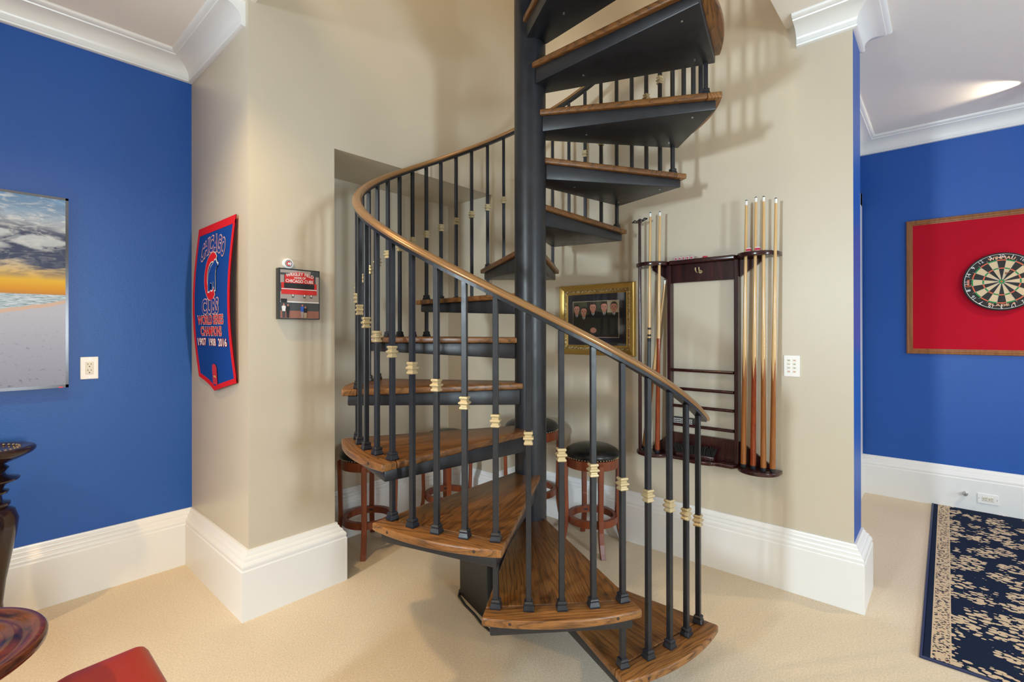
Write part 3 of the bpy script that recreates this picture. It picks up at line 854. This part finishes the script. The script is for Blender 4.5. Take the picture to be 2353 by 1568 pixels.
out = nt.nodes.new('ShaderNodeOutputMaterial'); mx = nt.nodes.new('ShaderNodeMixShader'); tr = nt.nodes.new('ShaderNodeBsdfTransparent'); gs = nt.nodes.new('ShaderNodeBsdfGlossy')
gs.inputs['Roughness'].default_value = .05; mx.inputs[0].default_value = .06
nt.links.new(tr.outputs[0], mx.inputs[1]); nt.links.new(gs.outputs[0], mx.inputs[2]); nt.links.new(mx.outputs[0], out.inputs[0])
M['glass'] = gl
MB().box(-FW/2+.071,-.0125,-FH/2+.071,FW/2-.071,-.0105,FH/2-.071).build('glass_pane', M['glass'], fr)

# ------------------------------------------------------------------ cue rack on the right wall; local x = to the right (world -y), -y = into the room
RK0 = 1.14                                            # world y of the rack's middle
rk = thing('cue_rack', 'dark mahogany wall rack for pool cues with ball shelves', 'rack', (XC, RK0, 0), -pi/2)
rx = lambda y: RK0 - y                                # world y -> local x
LS, RSx = rx(1.347), rx(.933)                         # stiles
def shelf(name, z0, z1, bulge, parent, holes=None):
    cl, cr, r = rx(1.455), rx(.812), .112
    pts = [(rx(1.567),-.001)]
    pts += [(cl + r*cos(a), -.045 + -.105*max(0, sin(a))) for a in [pi - pi*i/16 for i in range(17)]]
    xm0, xm1 = cl + r, cr - r
    if bulge:
        pts += [(xm0+.02,-.085),(-.10,-.085)] + [(-.005 + .095*cos(a), -.085-.030*sin(a)) for a in [pi - pi*i/10 for i in range(11)]] + [(.10,-.085),(xm1-.02,-.085)]
    else:
        pts += [(xm0+.01,-.080),(xm1-.01,-.080)]
    pts += [(cr + r*cos(a), -.045 + -.105*max(0, sin(a))) for a in [pi - pi*i/16 for i in range(17)]]
    pts += [(rx(.697),-.001)]
    o = MB().prism(pts, z0, z1).build(name, M['mahogany'], parent, smooth=True, bevel=.006, segs=3, angle=50)
    if holes:
        cut = MB()
        for hx, hy, r in holes: cut.lathe([(r, z0-.03), (r, z1+.03)], 20, (hx, hy, 0))
        c = cut.build('cutter', M['mahogany'], parent)
        md = o.modifiers.new('holes', 'BOOLEAN'); md.operation = 'DIFFERENCE'; md.solver = 'EXACT'; md.object = c
        bpy.context.view_layer.update()
        me = bpy.data.meshes.new_from_object(o.evaluated_get(bpy.context.evaluated_depsgraph_get()))
        o.modifiers.clear(); o.data = me; me.name = name
        bpy.data.objects.remove(c)
    return o
ZB, ZT = .655, 1.872
hole = lambda foot_y, tip_y, dx: (rx(foot_y + (tip_y-foot_y)*.79), dx, .017)
shelf('top_shelf', ZT, ZT+.024, False, rk, [hole(.882,.862,-.09), hole(.830,.811,-.09), hole(.773,.768,-.10), hole(.729,.708,-.09), hole(1.468,1.449,-.10), hole(1.404,1.383,-.10), hole(1.530,1.530,-.09)])
shelf('bottom_shelf', ZB-.024, ZB, True, rk)
for x, s in ((LS, -1), (RSx, 1)):
    MB().box(x-.012 if s > 0 else x-.012, -.052, ZB, x+.012, 0, ZT).build('stile', M['mahogany'], rk, bevel=.004)
MB().box(LS+.012,-.022,1.757,RSx-.012,-.002,ZT).build('header_board', M['mahogany'], rk, bevel=.002)
MB().box(LS+.012,-.022,ZB,RSx-.012,-.002,.792).build('lower_board', M['mahogany'], rk, bevel=.002)
for zz in (1.196, 1.078, .968, .848):
    r_ = MB().box(LS+.012,-.055,zz-.006,RSx-.012,-.003,zz+.004).build('ball_shelf', M['mahogany'], rk)
    MB().tube([(LS+.012,-.056,zz+.002),(RSx-.012,-.056,zz+.002)], .0095, 10).build('shelf_lip', M['mahogany'], r_, smooth=True)
def bracket(name, x0, x1, z0, z1, z2):
    pts = [(x0,z0),(x0,z1),(x1,z1),(x1,z2)]
    b = MB(); n = len(pts)
    b.add([(x,-.020,z) for x,z in pts] + [(x,-.002,z) for x,z in pts], [tuple(range(n)), tuple(range(2*n-1,n-1,-1))] + [(i,(i+1)%n,n+(i+1)%n,n+i) for i in range(n)])
    return b.build(name, M['mahogany'], rk, bevel=.002)
bracket('bracket', LS-.012, rx(1.475), 1.775, ZT, 1.852); bracket('bracket', RSx+.012, rx(.80), 1.768, ZT, 1.85)
bracket('bracket', LS-.012, rx(1.475), .775, ZB, .678); bracket('bracket', RSx+.012, rx(.76), .790, ZB, .680)
hk = MB().tube([(-.03,-.022,1.815),(-.03,-.045,1.815),(-.03,-.058,1.825),(-.03,-.060,1.842)], .004, 8).tube([(-.008,-.022,1.815),(-.008,-.045,1.815),(-.008,-.058,1.825),(-.008,-.060,1.842)], .004, 8).lathe([(.012,0),(.010,.004)], 12)
hk.v = hk.v[:-24] + [(x-.012, -.022-z, 1.818+y) for x, y, z in hk.v[-24:]]
hk.build('brass_hook', M['brass'], rk, smooth=True)

def cue(name, label, foot, tip, butt='cue_brown', kind='points', rb=.0158, rt=.0066):
    f, t = Vector(foot), Vector(tip); L = (t-f).length
    r = thing(name, label, 'cue', foot, 0, 'pool cues held in the wall rack')
    r.rotation_euler = (t-f).to_track_quat('Z', 'Y').to_euler()
    R = lambda z: rb + (rt-rb)*z/L
    zb = .022; zp0, zp1 = L*.33, L*.42
    MB().lathe([(R(0)-.003,0),(R(0)-.001,.004),(R(0)-.001,zb)], 16).build('bumper', M['rubber'], r, smooth=True)
    if kind == 'points':
        n = 32
        top = lambda i: (zp0 + (zp1-zp0)*(1-abs(((i/n*4) % 1)*2-1)))
        lo = []; hi = []
        for i in range(n):
            a = 2*pi*i/n; z = top(i)
            lo.append((R(zb)*cos(a), R(zb)*sin(a), zb)); hi.append((R(z)*cos(a), R(z)*sin(a), z))
        MB().loft([lo, hi], cap=False).build('butt', M[butt], r, smooth=True, angle=60)
        e = [(R(L-.03)*cos(2*pi*i/n), R(L-.03)*sin(2*pi*i/n), L-.03) for i in range(n)]
        MB().loft([hi, e], cap=False).build('shaft', M['maple'], r, smooth=True, angle=60)
    else:
        MB().lathe([(R(zb),zb),(R(L*.46),L*.46)], 20).build('butt', M[butt], r, smooth=True)
        MB().lathe([(R(L*.46)+.0008,L*.46),(R(L*.46)+.0008,L*.475)], 20).build('joint_collar', M['ink_black' if kind == 'black' else 'cue_red'], r, smooth=True)
        if kind == 'black':
            for zz in (.482, .510): MB().lathe([(R(L*zz)+.0005,L*zz),(R(L*zz)+.0005,L*(zz+.008))], 20).build('ring', M['ink_black'], r, smooth=True)
        MB().lathe([(R(L*.47),L*.47),(R(L-.03),L-.03)], 20).build('shaft', M['maple'], r, smooth=True)
    MB().lathe([(R(L-.03)+.0003,L-.03),(R(L)+.0003,L-.006)], 16).build('ferrule', M['ferrule'], r, smooth=True)
    MB().lathe([(R(L),L-.006),(R(L),L-.002),(R(L)*.6,L)], 16).build('tip', M['cuetip'], r, smooth=True)
    return r
XQ = 3.007
cue('pool_cue', 'leftmost of the four brown butted cues at the right end of the rack', (XQ,.882,ZB+.001), (XQ,.862,2.201))
cue('pool_cue', 'second of the four brown butted cues, its butt the most reddish', (XQ,.830,ZB+.001), (XQ,.811,2.210), 'cue_red')
cue('pool_cue', 'third of the four brown butted cues at the right end of the rack', (XQ-.01,.773,ZB+.001), (XQ-.01,.768,2.204))
cue('pool_cue', 'rightmost cue in the rack, nearest the keypad', (XQ,.729,ZB+.001), (XQ,.708,2.186))
cue('pool_cue', 'cue with black rings and a dark patterned butt in the left lobe of the rack', (XQ-.01,1.468,ZB+.001), (XQ-.01,1.449,2.224), 'ink_dkgrey', 'black')
cue('pool_cue', 'cue with a glossy orange red butt beside the left stile of the rack', (XQ-.01,1.404,ZB+.001), (XQ-.01,1.383,2.219), 'cue_red', 'plain')
cue('pool_cue', 'short cue leaning diagonally behind the left cues', (3.047,1.523,ZB+.001), (3.057,1.375,1.784), 'cue_brown', 'plain')
bs = thing('bridge_stick', 'dark maroon bridge stick with a metal cross head at the left end of the rack', 'bridge stick', (XQ,1.530,ZB+.001))
MB().lathe([(.009,0),(.0115,.01),(.0115,.6),(.009,1.53)], 14).build('handle', M['mahogany'], bs, smooth=True)
MB().tube([(0,.055,1.520),(0,.035,1.532),(0,.02,1.522),(0,0,1.536),(0,-.02,1.526),(0,-.035,1.538),(0,-.055,1.532)], .0045, 8).tube([(0,.05,1.520),(0,0,1.512),(0,-.05,1.530)], .004, 8).build('bridge_head', M['matte_black'], bs, smooth=True)
# brush, box and chalk on the rack
br = thing('table_brush', 'black bristled billiard brush lying on the bottom shelf of the rack', 'brush', (XC-.062, 1.175, ZB+.001), -pi/2)
MB().prism([(-.125,0),(-.115,-.020),(.115,-.020),(.125,0),(.115,.020),(-.115,.020)], 0, .026).build('handle', M['mahogany'], br, bevel=.005, smooth=True)
bm_ = MB()
for i in range(26):
    for j in range(5):
        x = -.112 + .224*i/25; y = -.014 + .007*j
        bm_.tube([(x,y,.024),(x*1.12+random.uniform(-.004,.004),y*1.5+random.uniform(-.003,.003),.075+random.uniform(-.006,.004))], [.0042,.0028], 5)
q = bm_.build('bristles', M['bristle'], br); q['kind'] = 'stuff'
cs = thing('ball_case', 'small black and white latticed case on the lowest ball shelf', 'case', (XC-.024, 1.262, .8525), -pi/2)
MB().box(-.065,-.020,0,.065,.020,.040).build('case_body', M['ink_black'], cs, bevel=.002)
for i in range(12):
    x = -.056 + .0102*i
    b = MB()
    for z in (.003,.015,.027): b.add([(x,-.0206,z),(x+.007,-.0206,z+.003),(x+.0075,-.0206,z+.009),(x+.001,-.0206,z+.007)], [(0,1,2,3)])
    b.build('lattice_print', M['ink_white'], cs)
ZS2 = ZT+.0245
for i, (yy, lab) in enumerate(((1.295,'first'),(1.270,'second'),(1.245,'third'),(1.220,'fourth'),(1.195,'last'))):
    c_ = thing('chalk_cube', f'{lab} cube from the left in the wrapped chalk row on the rack top', 'chalk', (XC-.048, yy, ZS2), -pi/2, 'chalk cubes in a row on the rack top')
    MB().box(-.011,-.011,0,.011,.011,.022).build('cube', M['chalk_box'], c_, bevel=.001)
    MB().box(-.006,-.0116,.005,.006,-.0108,.015).build('label_print', M['chalk_red'], c_)
wr = MB(); wp = []
for x in (-.075,-.06,0,.055,.075):
    h = .028 if abs(x) < .07 else .012
    wp.append([(x,-.016,0),(x,-.016,h*.8),(x,-.006,h),(x,.008,h*.95),(x,.016,h*.7),(x,.016,0)])
plm = bpy.data.materials.new('clear_wrap'); plm.use_nodes = True
nt = plm.node_tree; nt.nodes.clear()
out = nt.nodes.new('ShaderNodeOutputMaterial'); mx = nt.nodes.new('ShaderNodeMixShader'); tr = nt.nodes.new('ShaderNodeBsdfTransparent'); gs = nt.nodes.new('ShaderNodeBsdfGlossy')
gs.inputs['Roughness'].default_value = .2; mx.inputs[0].default_value = .18
nt.links.new(tr.outputs[0], mx.inputs[1]); nt.links.new(gs.outputs[0], mx.inputs[2]); nt.links.new(mx.outputs[0], out.inputs[0])
wo = wr.loft(wp).build('plastic_wrap', plm, smooth=True); wo.location = (XC-.048, 1.245, ZS2); wo.rotation_euler = (0,0,-pi/2)
tag(wo, 'crumpled clear plastic wrap over the row of chalk cubes', 'wrap')
rc = thing('chalk_piece', 'small red chalk piece lying on the rack top', 'chalk', (XC-.045, 1.115, ZS2))
MB().lathe([(.011,0),(.016,.004),(.016,.009),(.008,.013)], 14).build('body', M['chalk_red'], rc, smooth=True)
for yy, lab in ((.842,'chalk cube between the first and second cues on the right lobe of the rack'),(.795,'reddish chalk cube between the second and third cues on the right lobe')):
    c_ = thing('chalk_cube', lab, 'chalk', (XC-.118, yy, ZS2), -pi/2)
    MB().box(-.011,-.011,0,.011,.011,.022).build('cube', M['chalk_box'], c_, bevel=.001)
    MB().box(-.0112,-.0112,.004,.0112,.0112,.016).build('label_print', M['chalk_red'], c_)

# keypad
kp = thing('wall_keypad', 'white eight button lighting keypad on the tan wall right of the cues', 'keypad', (XC, .650, 1.249), -pi/2)
MB().box(-.040,-.007,-.060,.040,0,.060).build('cover_plate', M['plate'], kp, bevel=.003)
cols = ['ink_green','ink_red','ink_grey','ink_green','ink_grey','ink_green','ink_red','ink_red']
for i in range(8):
    cx, cz = (-.014 if i % 2 == 0 else .014), .032 - .021*(i//2)
    bt = MB().box(cx-.009,-.0085,cz-.006,cx+.009,-.0065,cz+.006).build('button', M['ivory'], kp, bevel=.001)
    MB().box(cx-.004,-.0089,cz-.002,cx+.004,-.0084,cz+.001).build('button_mark', M[cols[i]], bt)

# ------------------------------------------------------------------ dartboard wall
db = thing('dartboard_surround', 'red felt panel in a walnut frame on the blue wall', 'panel', (XD, -.319, 1.814), -pi/2)
BWd, BHt = 1.156, 1.132
frame_members('frame_member', [(0,0),(0,.018),(.005,.023),(.013,.024),(.017,.020),(.024,.022),(.032,.020),(.036,.014),(.043,.013),(.043,0)], BWd, BHt, 'walnut', db)
MB().box(-BWd/2+.04,-.012,-BHt/2+.04,BWd/2-.04,-.001,BHt/2-.04).build('felt_panel', M['red_felt'], db)
dt = thing('dartboard', 'round bristle dartboard hanging on the red panel', 'dartboard', (XD-.012, -.319, 1.825), -pi/2)
body = MB().lathe([(.2255,0),(.2255,.034),(.222,.038)], 72).build('board', M['d_black'], dt, smooth=True); body.rotation_euler = (pi/2,0,0)
FYd = -.0384
def sector(r0, r1, name):
    n = 4; h = radians(9)
    o = [(r1*sin(-h+2*h*i/n), 0, r1*cos(-h+2*h*i/n)) for i in range(n+1)]
    i_ = [(r0*sin(-h+2*h*i/n), 0, r0*cos(-h+2*h*i/n)) for i in range(n+1)]
    return o + i_, [(i, i+1, n+2+i, n+1+i) for i in range(n)]
for r0, r1, dark, light in ((.0165,.099,'d_black','d_cream'),(.099,.108,'d_red','d_green'),(.108,.162,'d_black','d_cream'),(.162,.171,'d_red','d_green')):
    for par, mt in ((0, dark), (1, light)):
        vs, fs = sector(r0+.0003, r1-.0003, 's')
        meS = MB().add([(x, FYd, z) for x, y, z in vs], fs).mesh('segment', M[mt])
        for i in range(par, 20, 2): obj('segment', meS, dt, (0,0,0), (0, radians(18*i), 0))
vs, fs = disc_y(.0065, .0165, FYd-.0002); MB().add(vs, fs).build('bull_ring', M['d_green'], dt)
vs, fs = disc_y(.0, .0065, FYd-.0003, 16); MB().add(vs, fs).build('bullseye', M['d_red'], dt)
wm = MB()
for i in range(20):
    a = radians(9+18*i)
    wm.tube([(.017*sin(a), FYd-.001, .017*cos(a)), (.184*sin(a), FYd-.001, .184*cos(a))], .0006, 4)
wm.build('spider_wire', M['wire'], dt)
wm = MB(); wm.tube([(.212*sin(2*pi*i/72), FYd-.003, .212*cos(2*pi*i/72)) for i in range(73)], .0016, 6, cap=False); wm.build('number_ring', M['wire'], dt)
for i, num in enumerate('20 1 18 4 13 6 10 15 2 17 3 19 7 16 8 11 14 9 12 5'.split()):
    a = radians(18*i)
    vs, fs = fit(num, None, .024, -.01 if len(num) > 1 else 0)
    MB().add([(.198*sin(a) + x*cos(a) + z*sin(a), FYd-.004, .198*cos(a) - x*sin(a) + z*cos(a)) for x, z in vs], fs).build('number', M['wire'], dt)
def arc_text(body, r, span, h, mt, flip=False):
    mb = MB()
    for lx, vs, fs in letters(body, h, span, .03):
        t_ = lx / r; for_ = []
        for x, z in vs:
            if not flip: for_.append((r*sin(t_) + x*cos(t_) + z*sin(t_), FYd-.0012, r*cos(t_) - x*sin(t_) + z*cos(t_)))
            else: for_.append((r*sin(t_) + x*cos(t_) - z*sin(t_), FYd-.0012, -r*cos(t_) + x*sin(t_) + z*cos(t_)))
        mb.add(for_, fs)
    mb.build('lettering', M[mt], dt)
M['d_ink'] = mat('dartboard_pale_orange', (0.75, 0.42, 0.26, 1), 0.6)
arc_text('WINMAU', .187, .150, .021, 'd_ink')
arc_text('BLADE 4', .184, .150, .015, 'd_ink', True)
mb = MB()
for dx in (-.018, 0, .018): mb.add([(-.192+dx*.0-.004, FYd-.0012, dx-.006+.0), (-.192+.010, FYd-.0012, dx-.006), (-.192+.010, FYd-.0012, dx+.006), (-.192-.004, FYd-.0012, dx+.006)], [(0,1,2,3)])
vs, fs = disc_y(.016, .020, FYd-.0012, 16, pi, 2*pi); mb.add([(x-.190, y, z-.014) for x, y, z in vs], fs)
mb.build('crest_print', M['d_red'], dt)
dd = thing('dart', 'small brown dart stuck in the upper right of the dartboard', 'dart', (XD-.050, -.372, 1.895))
MB().tube([(0,0,0),(-.012,.004,-.001),(-.030,.016,-.006)], [.0006,.003,.003], 8).build('barrel', M['walnut'], dd, smooth=True)
MB().tube([(-.030,.016,-.006),(-.055,.032,-.013)], [.002,.0016], 6).box(-.060,.026,-.020,-.044,.038,-.004).build('flight', M['walnut'], dd)

# ------------------------------------------------------------------ rug
def rug_mat():
    m = mat('navy_floral_rug', (0.02,0.03,0.08,1), 0.95, spec=0.1); t = NT(m)
    tc = t.n('ShaderNodeTexCoord'); sx = t.n('ShaderNodeSeparateXYZ'); t.l(tc.outputs['Object'], sx.inputs[0])
    y = sx.outputs[1]
    navy = (0.010, 0.018, 0.045, 1); cream = (0.60, 0.47, 0.32, 1)
    def vor(scale, feature='F1', sc=(1,1,1), rot=0.0, rndm=1.0):
        v = t.n('ShaderNodeTexVoronoi'); v.feature = feature; v.inputs['Scale'].default_value = scale; v.inputs['Randomness'].default_value = rndm
        mp = t.n('ShaderNodeMapping'); mp.inputs['Scale'].default_value = sc; mp.inputs['Rotation'].default_value = (0,0,rot); t.l(tc.outputs['Object'], mp.inputs[0]); t.l(mp.outputs[0], v.inputs['Vector'])
        return v
    cl = vor(6.8, rndm=.7).outputs['Distance']
    clm = t.ramp(cl, [(0.46, (1,1,1,1)), (0.66, (0,0,0,1))])
    pet = vor(46, sc=(1,.62,1), rot=.5, rndm=1.0).outputs['Distance']
    pm = t.math('LESS_THAN', pet, t.math('MULTIPLY', clm, 0.54))
    field = t.mix(navy, cream, pm)
    gv = vor(26, rot=1.0)
    gm = t.math('MULTIPLY', t.math('LESS_THAN', gv.outputs['Distance'], 0.16), clm)
    field = t.mix(field, (0.02, 0.075, 0.05, 1), gm)
    bcl = vor(85, sc=(1,.8,1)).outputs['Distance']
    bord = t.mix(cream, (0.03,0.03,0.05,1), t.math('LESS_THAN', bcl, 0.40))
    rd = vor(44).outputs['Distance']
    bord = t.mix(bord, (0.35,0.05,0.03,1), t.math('LESS_THAN', rd, 0.13))
    c = t.mix(navy, cream, t.math('LESS_THAN', y, -.038))
    c = t.mix(c, bord, t.math('LESS_THAN', y, -.043))
    c = t.mix(c, cream, t.math('LESS_THAN', y, -.103))
    c = t.mix(c, field, t.math('LESS_THAN', y, -.108))
    c = t.mix(c, (0.014,0.024,0.06,1), t.math('LESS_THAN', sx.outputs[0], .016))
    t.color(c)
    t.bump(t.noise(t.coord('Object'), 300, 3, .6), .4, .004)
    return m
rg_ = thing('area_rug', 'navy floral rug with a cream border strip on the carpet', 'rug', (2.81, .095, 0))
MB().box(.012,-1.6,0,2.545,-.012,.011).build('rug_field', rug_mat(), rg_, bevel=.003)
MB().tube([(2.545,-.006,.007),(.006,-.006,.007),(.006,-1.6,.007)], .007, 8).build('edge_binding', M['ink_navy'], rg_, smooth=True)

# ------------------------------------------------------------------ furniture at the left edge
ps = thing('pedestal_stand', 'dark turned pedestal stand with a dished top at the left edge of the picture', 'stand', (.085, 3.27, 0))
MB().lathe([(.15,0),(.15,.03),(.11,.06),(.05,.10),(.045,.20),(.055,.30),(.075,.42),(.092,.52),(.098,.58),(.085,.625),(.060,.640),(.070,.652),(.070,.662),(.045,.668),(.040,.70),(.062,.706),(.066,.716),(.045,.724),(.055,.745),(.100,.765),(.102,.772),(.060,.785),(.050,.80),(.066,.822),(.050,.838),(.06,.85)], 36).build('turned_column', M['dark_wood'], ps, smooth=True, angle=45)
MB().lathe([(.05,.845),(.075,.850),(.110,.866),(.145,.885),(.156,.897),(.157,.907),(.150,.915),(.138,.918),(.115,.914),(.085,.906),(.01,.904)], 44).build('dished_top', M['dark_wood'], ps, smooth=True, angle=45)
bp_ = MB()
for i in range(30):
    a = 2*pi*i/30
    bp_.lathe([(.006,0),(.005,.004),(.001,.007)], 8, (.100*cos(a), .100*sin(a), .911))
bp_.build('beaded_rim', M['nail'], ps, smooth=True)
rt = thing('round_table', 'round dark wood side table with concentric carved rings in the lower left corner', 'table', (-.087, 1.739, 0))
MB().lathe([(.05,.655),(.19,.668),(.225,.678),(.236,.688),(.237,.700),(.230,.708),(.214,.708),(.200,.700),(.190,.698),(.178,.704),(.162,.704),(.150,.694),(.140,.692),(.128,.697),(.112,.697),(.098,.686),(.001,.685)], 64).build('tabletop', stain('carved_tabletop_wood', (0.15,0.034,0.010,1), (0.014,0.006,0.007,1), .16, (5,5,40)), rt, smooth=True, angle=60)
MB().lathe([(.096,.6855),(.001,.6865)], 40).build('leather_inset', mat('brown_leather_inset', (0.085,0.035,0.016,1), .5), rt, smooth=True)
MB().lathe([(.19,0),(.19,.025),(.10,.05),(.045,.10),(.035,.30),(.055,.45),(.035,.55),(.06,.655)], 32).build('pedestal', M['dark_wood'], rt, smooth=True)
ls = thing('leather_seat', 'red leather cushioned seat in the bottom left foreground', 'seat', (0,0,0))
def rrect(x0, y0, x1, y1, rs, n=8):
    pts = []
    cs_ = [(x1,y1,rs[0],0),(x0,y1,rs[1],pi/2),(x0,y0,rs[2],pi),(x1,y0,rs[3],3*pi/2)]
    for (cx, cy, r, a0) in cs_:
        sx, sy = (1 if cx == x1 else -1), (1 if cy == y1 else -1)
        ox, oy = cx - sx*r, cy - sy*r
        for i in range(n+1):
            a = a0 + pi/2*i/n; pts.append((ox + r*cos(a), oy + r*sin(a)))
    return pts
def cushion(x0,y0,x1,y1,rs,z0,z1):
    rings = []
    for ins, z in ((.012,z0),(.002,z0+.012),(0,(z0+z1)/2),(.003,z1-.022),(.012,z1-.010),(.030,z1-.002),(.07,z1+.003)):
        r2 = [max(.004, r-ins) for r in rs]
        rings.append([(x,y,z - (.020*((x-x0)/(x1-x0)-.75)**2 if z > z0+.02 else 0)) for x, y in rrect(x0+ins, y0+ins, x1-ins, y1-ins, r2)])
    return MB().loft(rings)
cushion(.125,1.36,.383,1.858,[.035,.085,.06,.06],.425,.500).build('cushion', M['red_leather'], ls, smooth=True, angle=70)
MB().box(.150,1.385,.365,.362,1.83,.424).build('seat_frame', M['dark_wood'], ls, bevel=.004)
for x in (.165,.347):
    for y in (1.40,1.812):
        MB().box(x-.015,y-.015,0,x+.015,y+.015,.366).build('leg', M['dark_wood'], ls, bevel=.003)

# ------------------------------------------------------------------ ceiling lamps
def can(x, y, key, label, z=ZC, spot=130, radius=.05):
    power, color = LIGHTS[key]
    r = thing('recessed_light', label, 'light', (x, y, z), 0, 'recessed ceiling lights')
    MB().lathe([(.062,-.006),(.085,-.006),(.088,0)], 32, cap=False).build('trim_ring', M['white'], r, smooth=True)
    MB().lathe([(.062,-.003),(.001,-.0025)], 32, cap=False).build('lens', M['lens'], r)
    d = bpy.data.lights.new('recessed_lamp', 'SPOT'); d.energy = power; d.color = color; d.spot_size = radians(spot); d.spot_blend = .6; d.shadow_soft_size = radius
    o = bpy.data.objects.new('recessed_lamp', d); COL.objects.link(o); o.parent = r; o.location = (0,0,-.02)
    return r
can(.27, 2.14, 'can_tv', 'recessed ceiling light nearest the television wall')
can(-1.45, 2.0, 'can_left', 'recessed ceiling light at the far left')
can(-.6, .1, 'can_view', 'recessed ceiling light above the viewer')
can(1.9, -.9, 'can_front', 'recessed ceiling light in front of the stairwell')
can(4.2, -1.5, 'can_rug', 'recessed ceiling light over the rug')
can(2.4, 1.9, 'can_upper', 'recessed ceiling light of the floor above', ZU, 150)
sp = thing('ceiling_spotlight', 'small adjustable ceiling spotlight at the right edge above the dartboard', 'light', (4.86, -.47, ZC))
MB().lathe([(.055,-.014),(.060,-.008),(.060,0)], 28).build('canopy', M['plate'], sp, smooth=True)
hd = MB().lathe([(.030,-.055),(.038,-.03),(.040,.045),(.034,.05)], 24).build('lamp_head', M['plate'], sp, smooth=True)
hd.location = (.01,-.02,-.065); hd.rotation_euler = (radians(-65),0,0)
MB().tube([(0,0,-.01),(0,-.01,-.06)], .008, 8).build('arm', M['plate'], sp, smooth=True)
d = bpy.data.lights.new('spotlight_lamp', 'SPOT'); d.energy = 14; d.color = (1,.85,.6); d.spot_size = radians(75); d.spot_blend = .7; d.shadow_soft_size = .02
o = bpy.data.objects.new('spotlight_lamp', d); COL.objects.link(o); o.parent = sp; o.location = (0, .05, -.06)
o.rotation_euler = Vector((-.12, .6, .12)).to_track_quat('-Z','Y').to_euler()
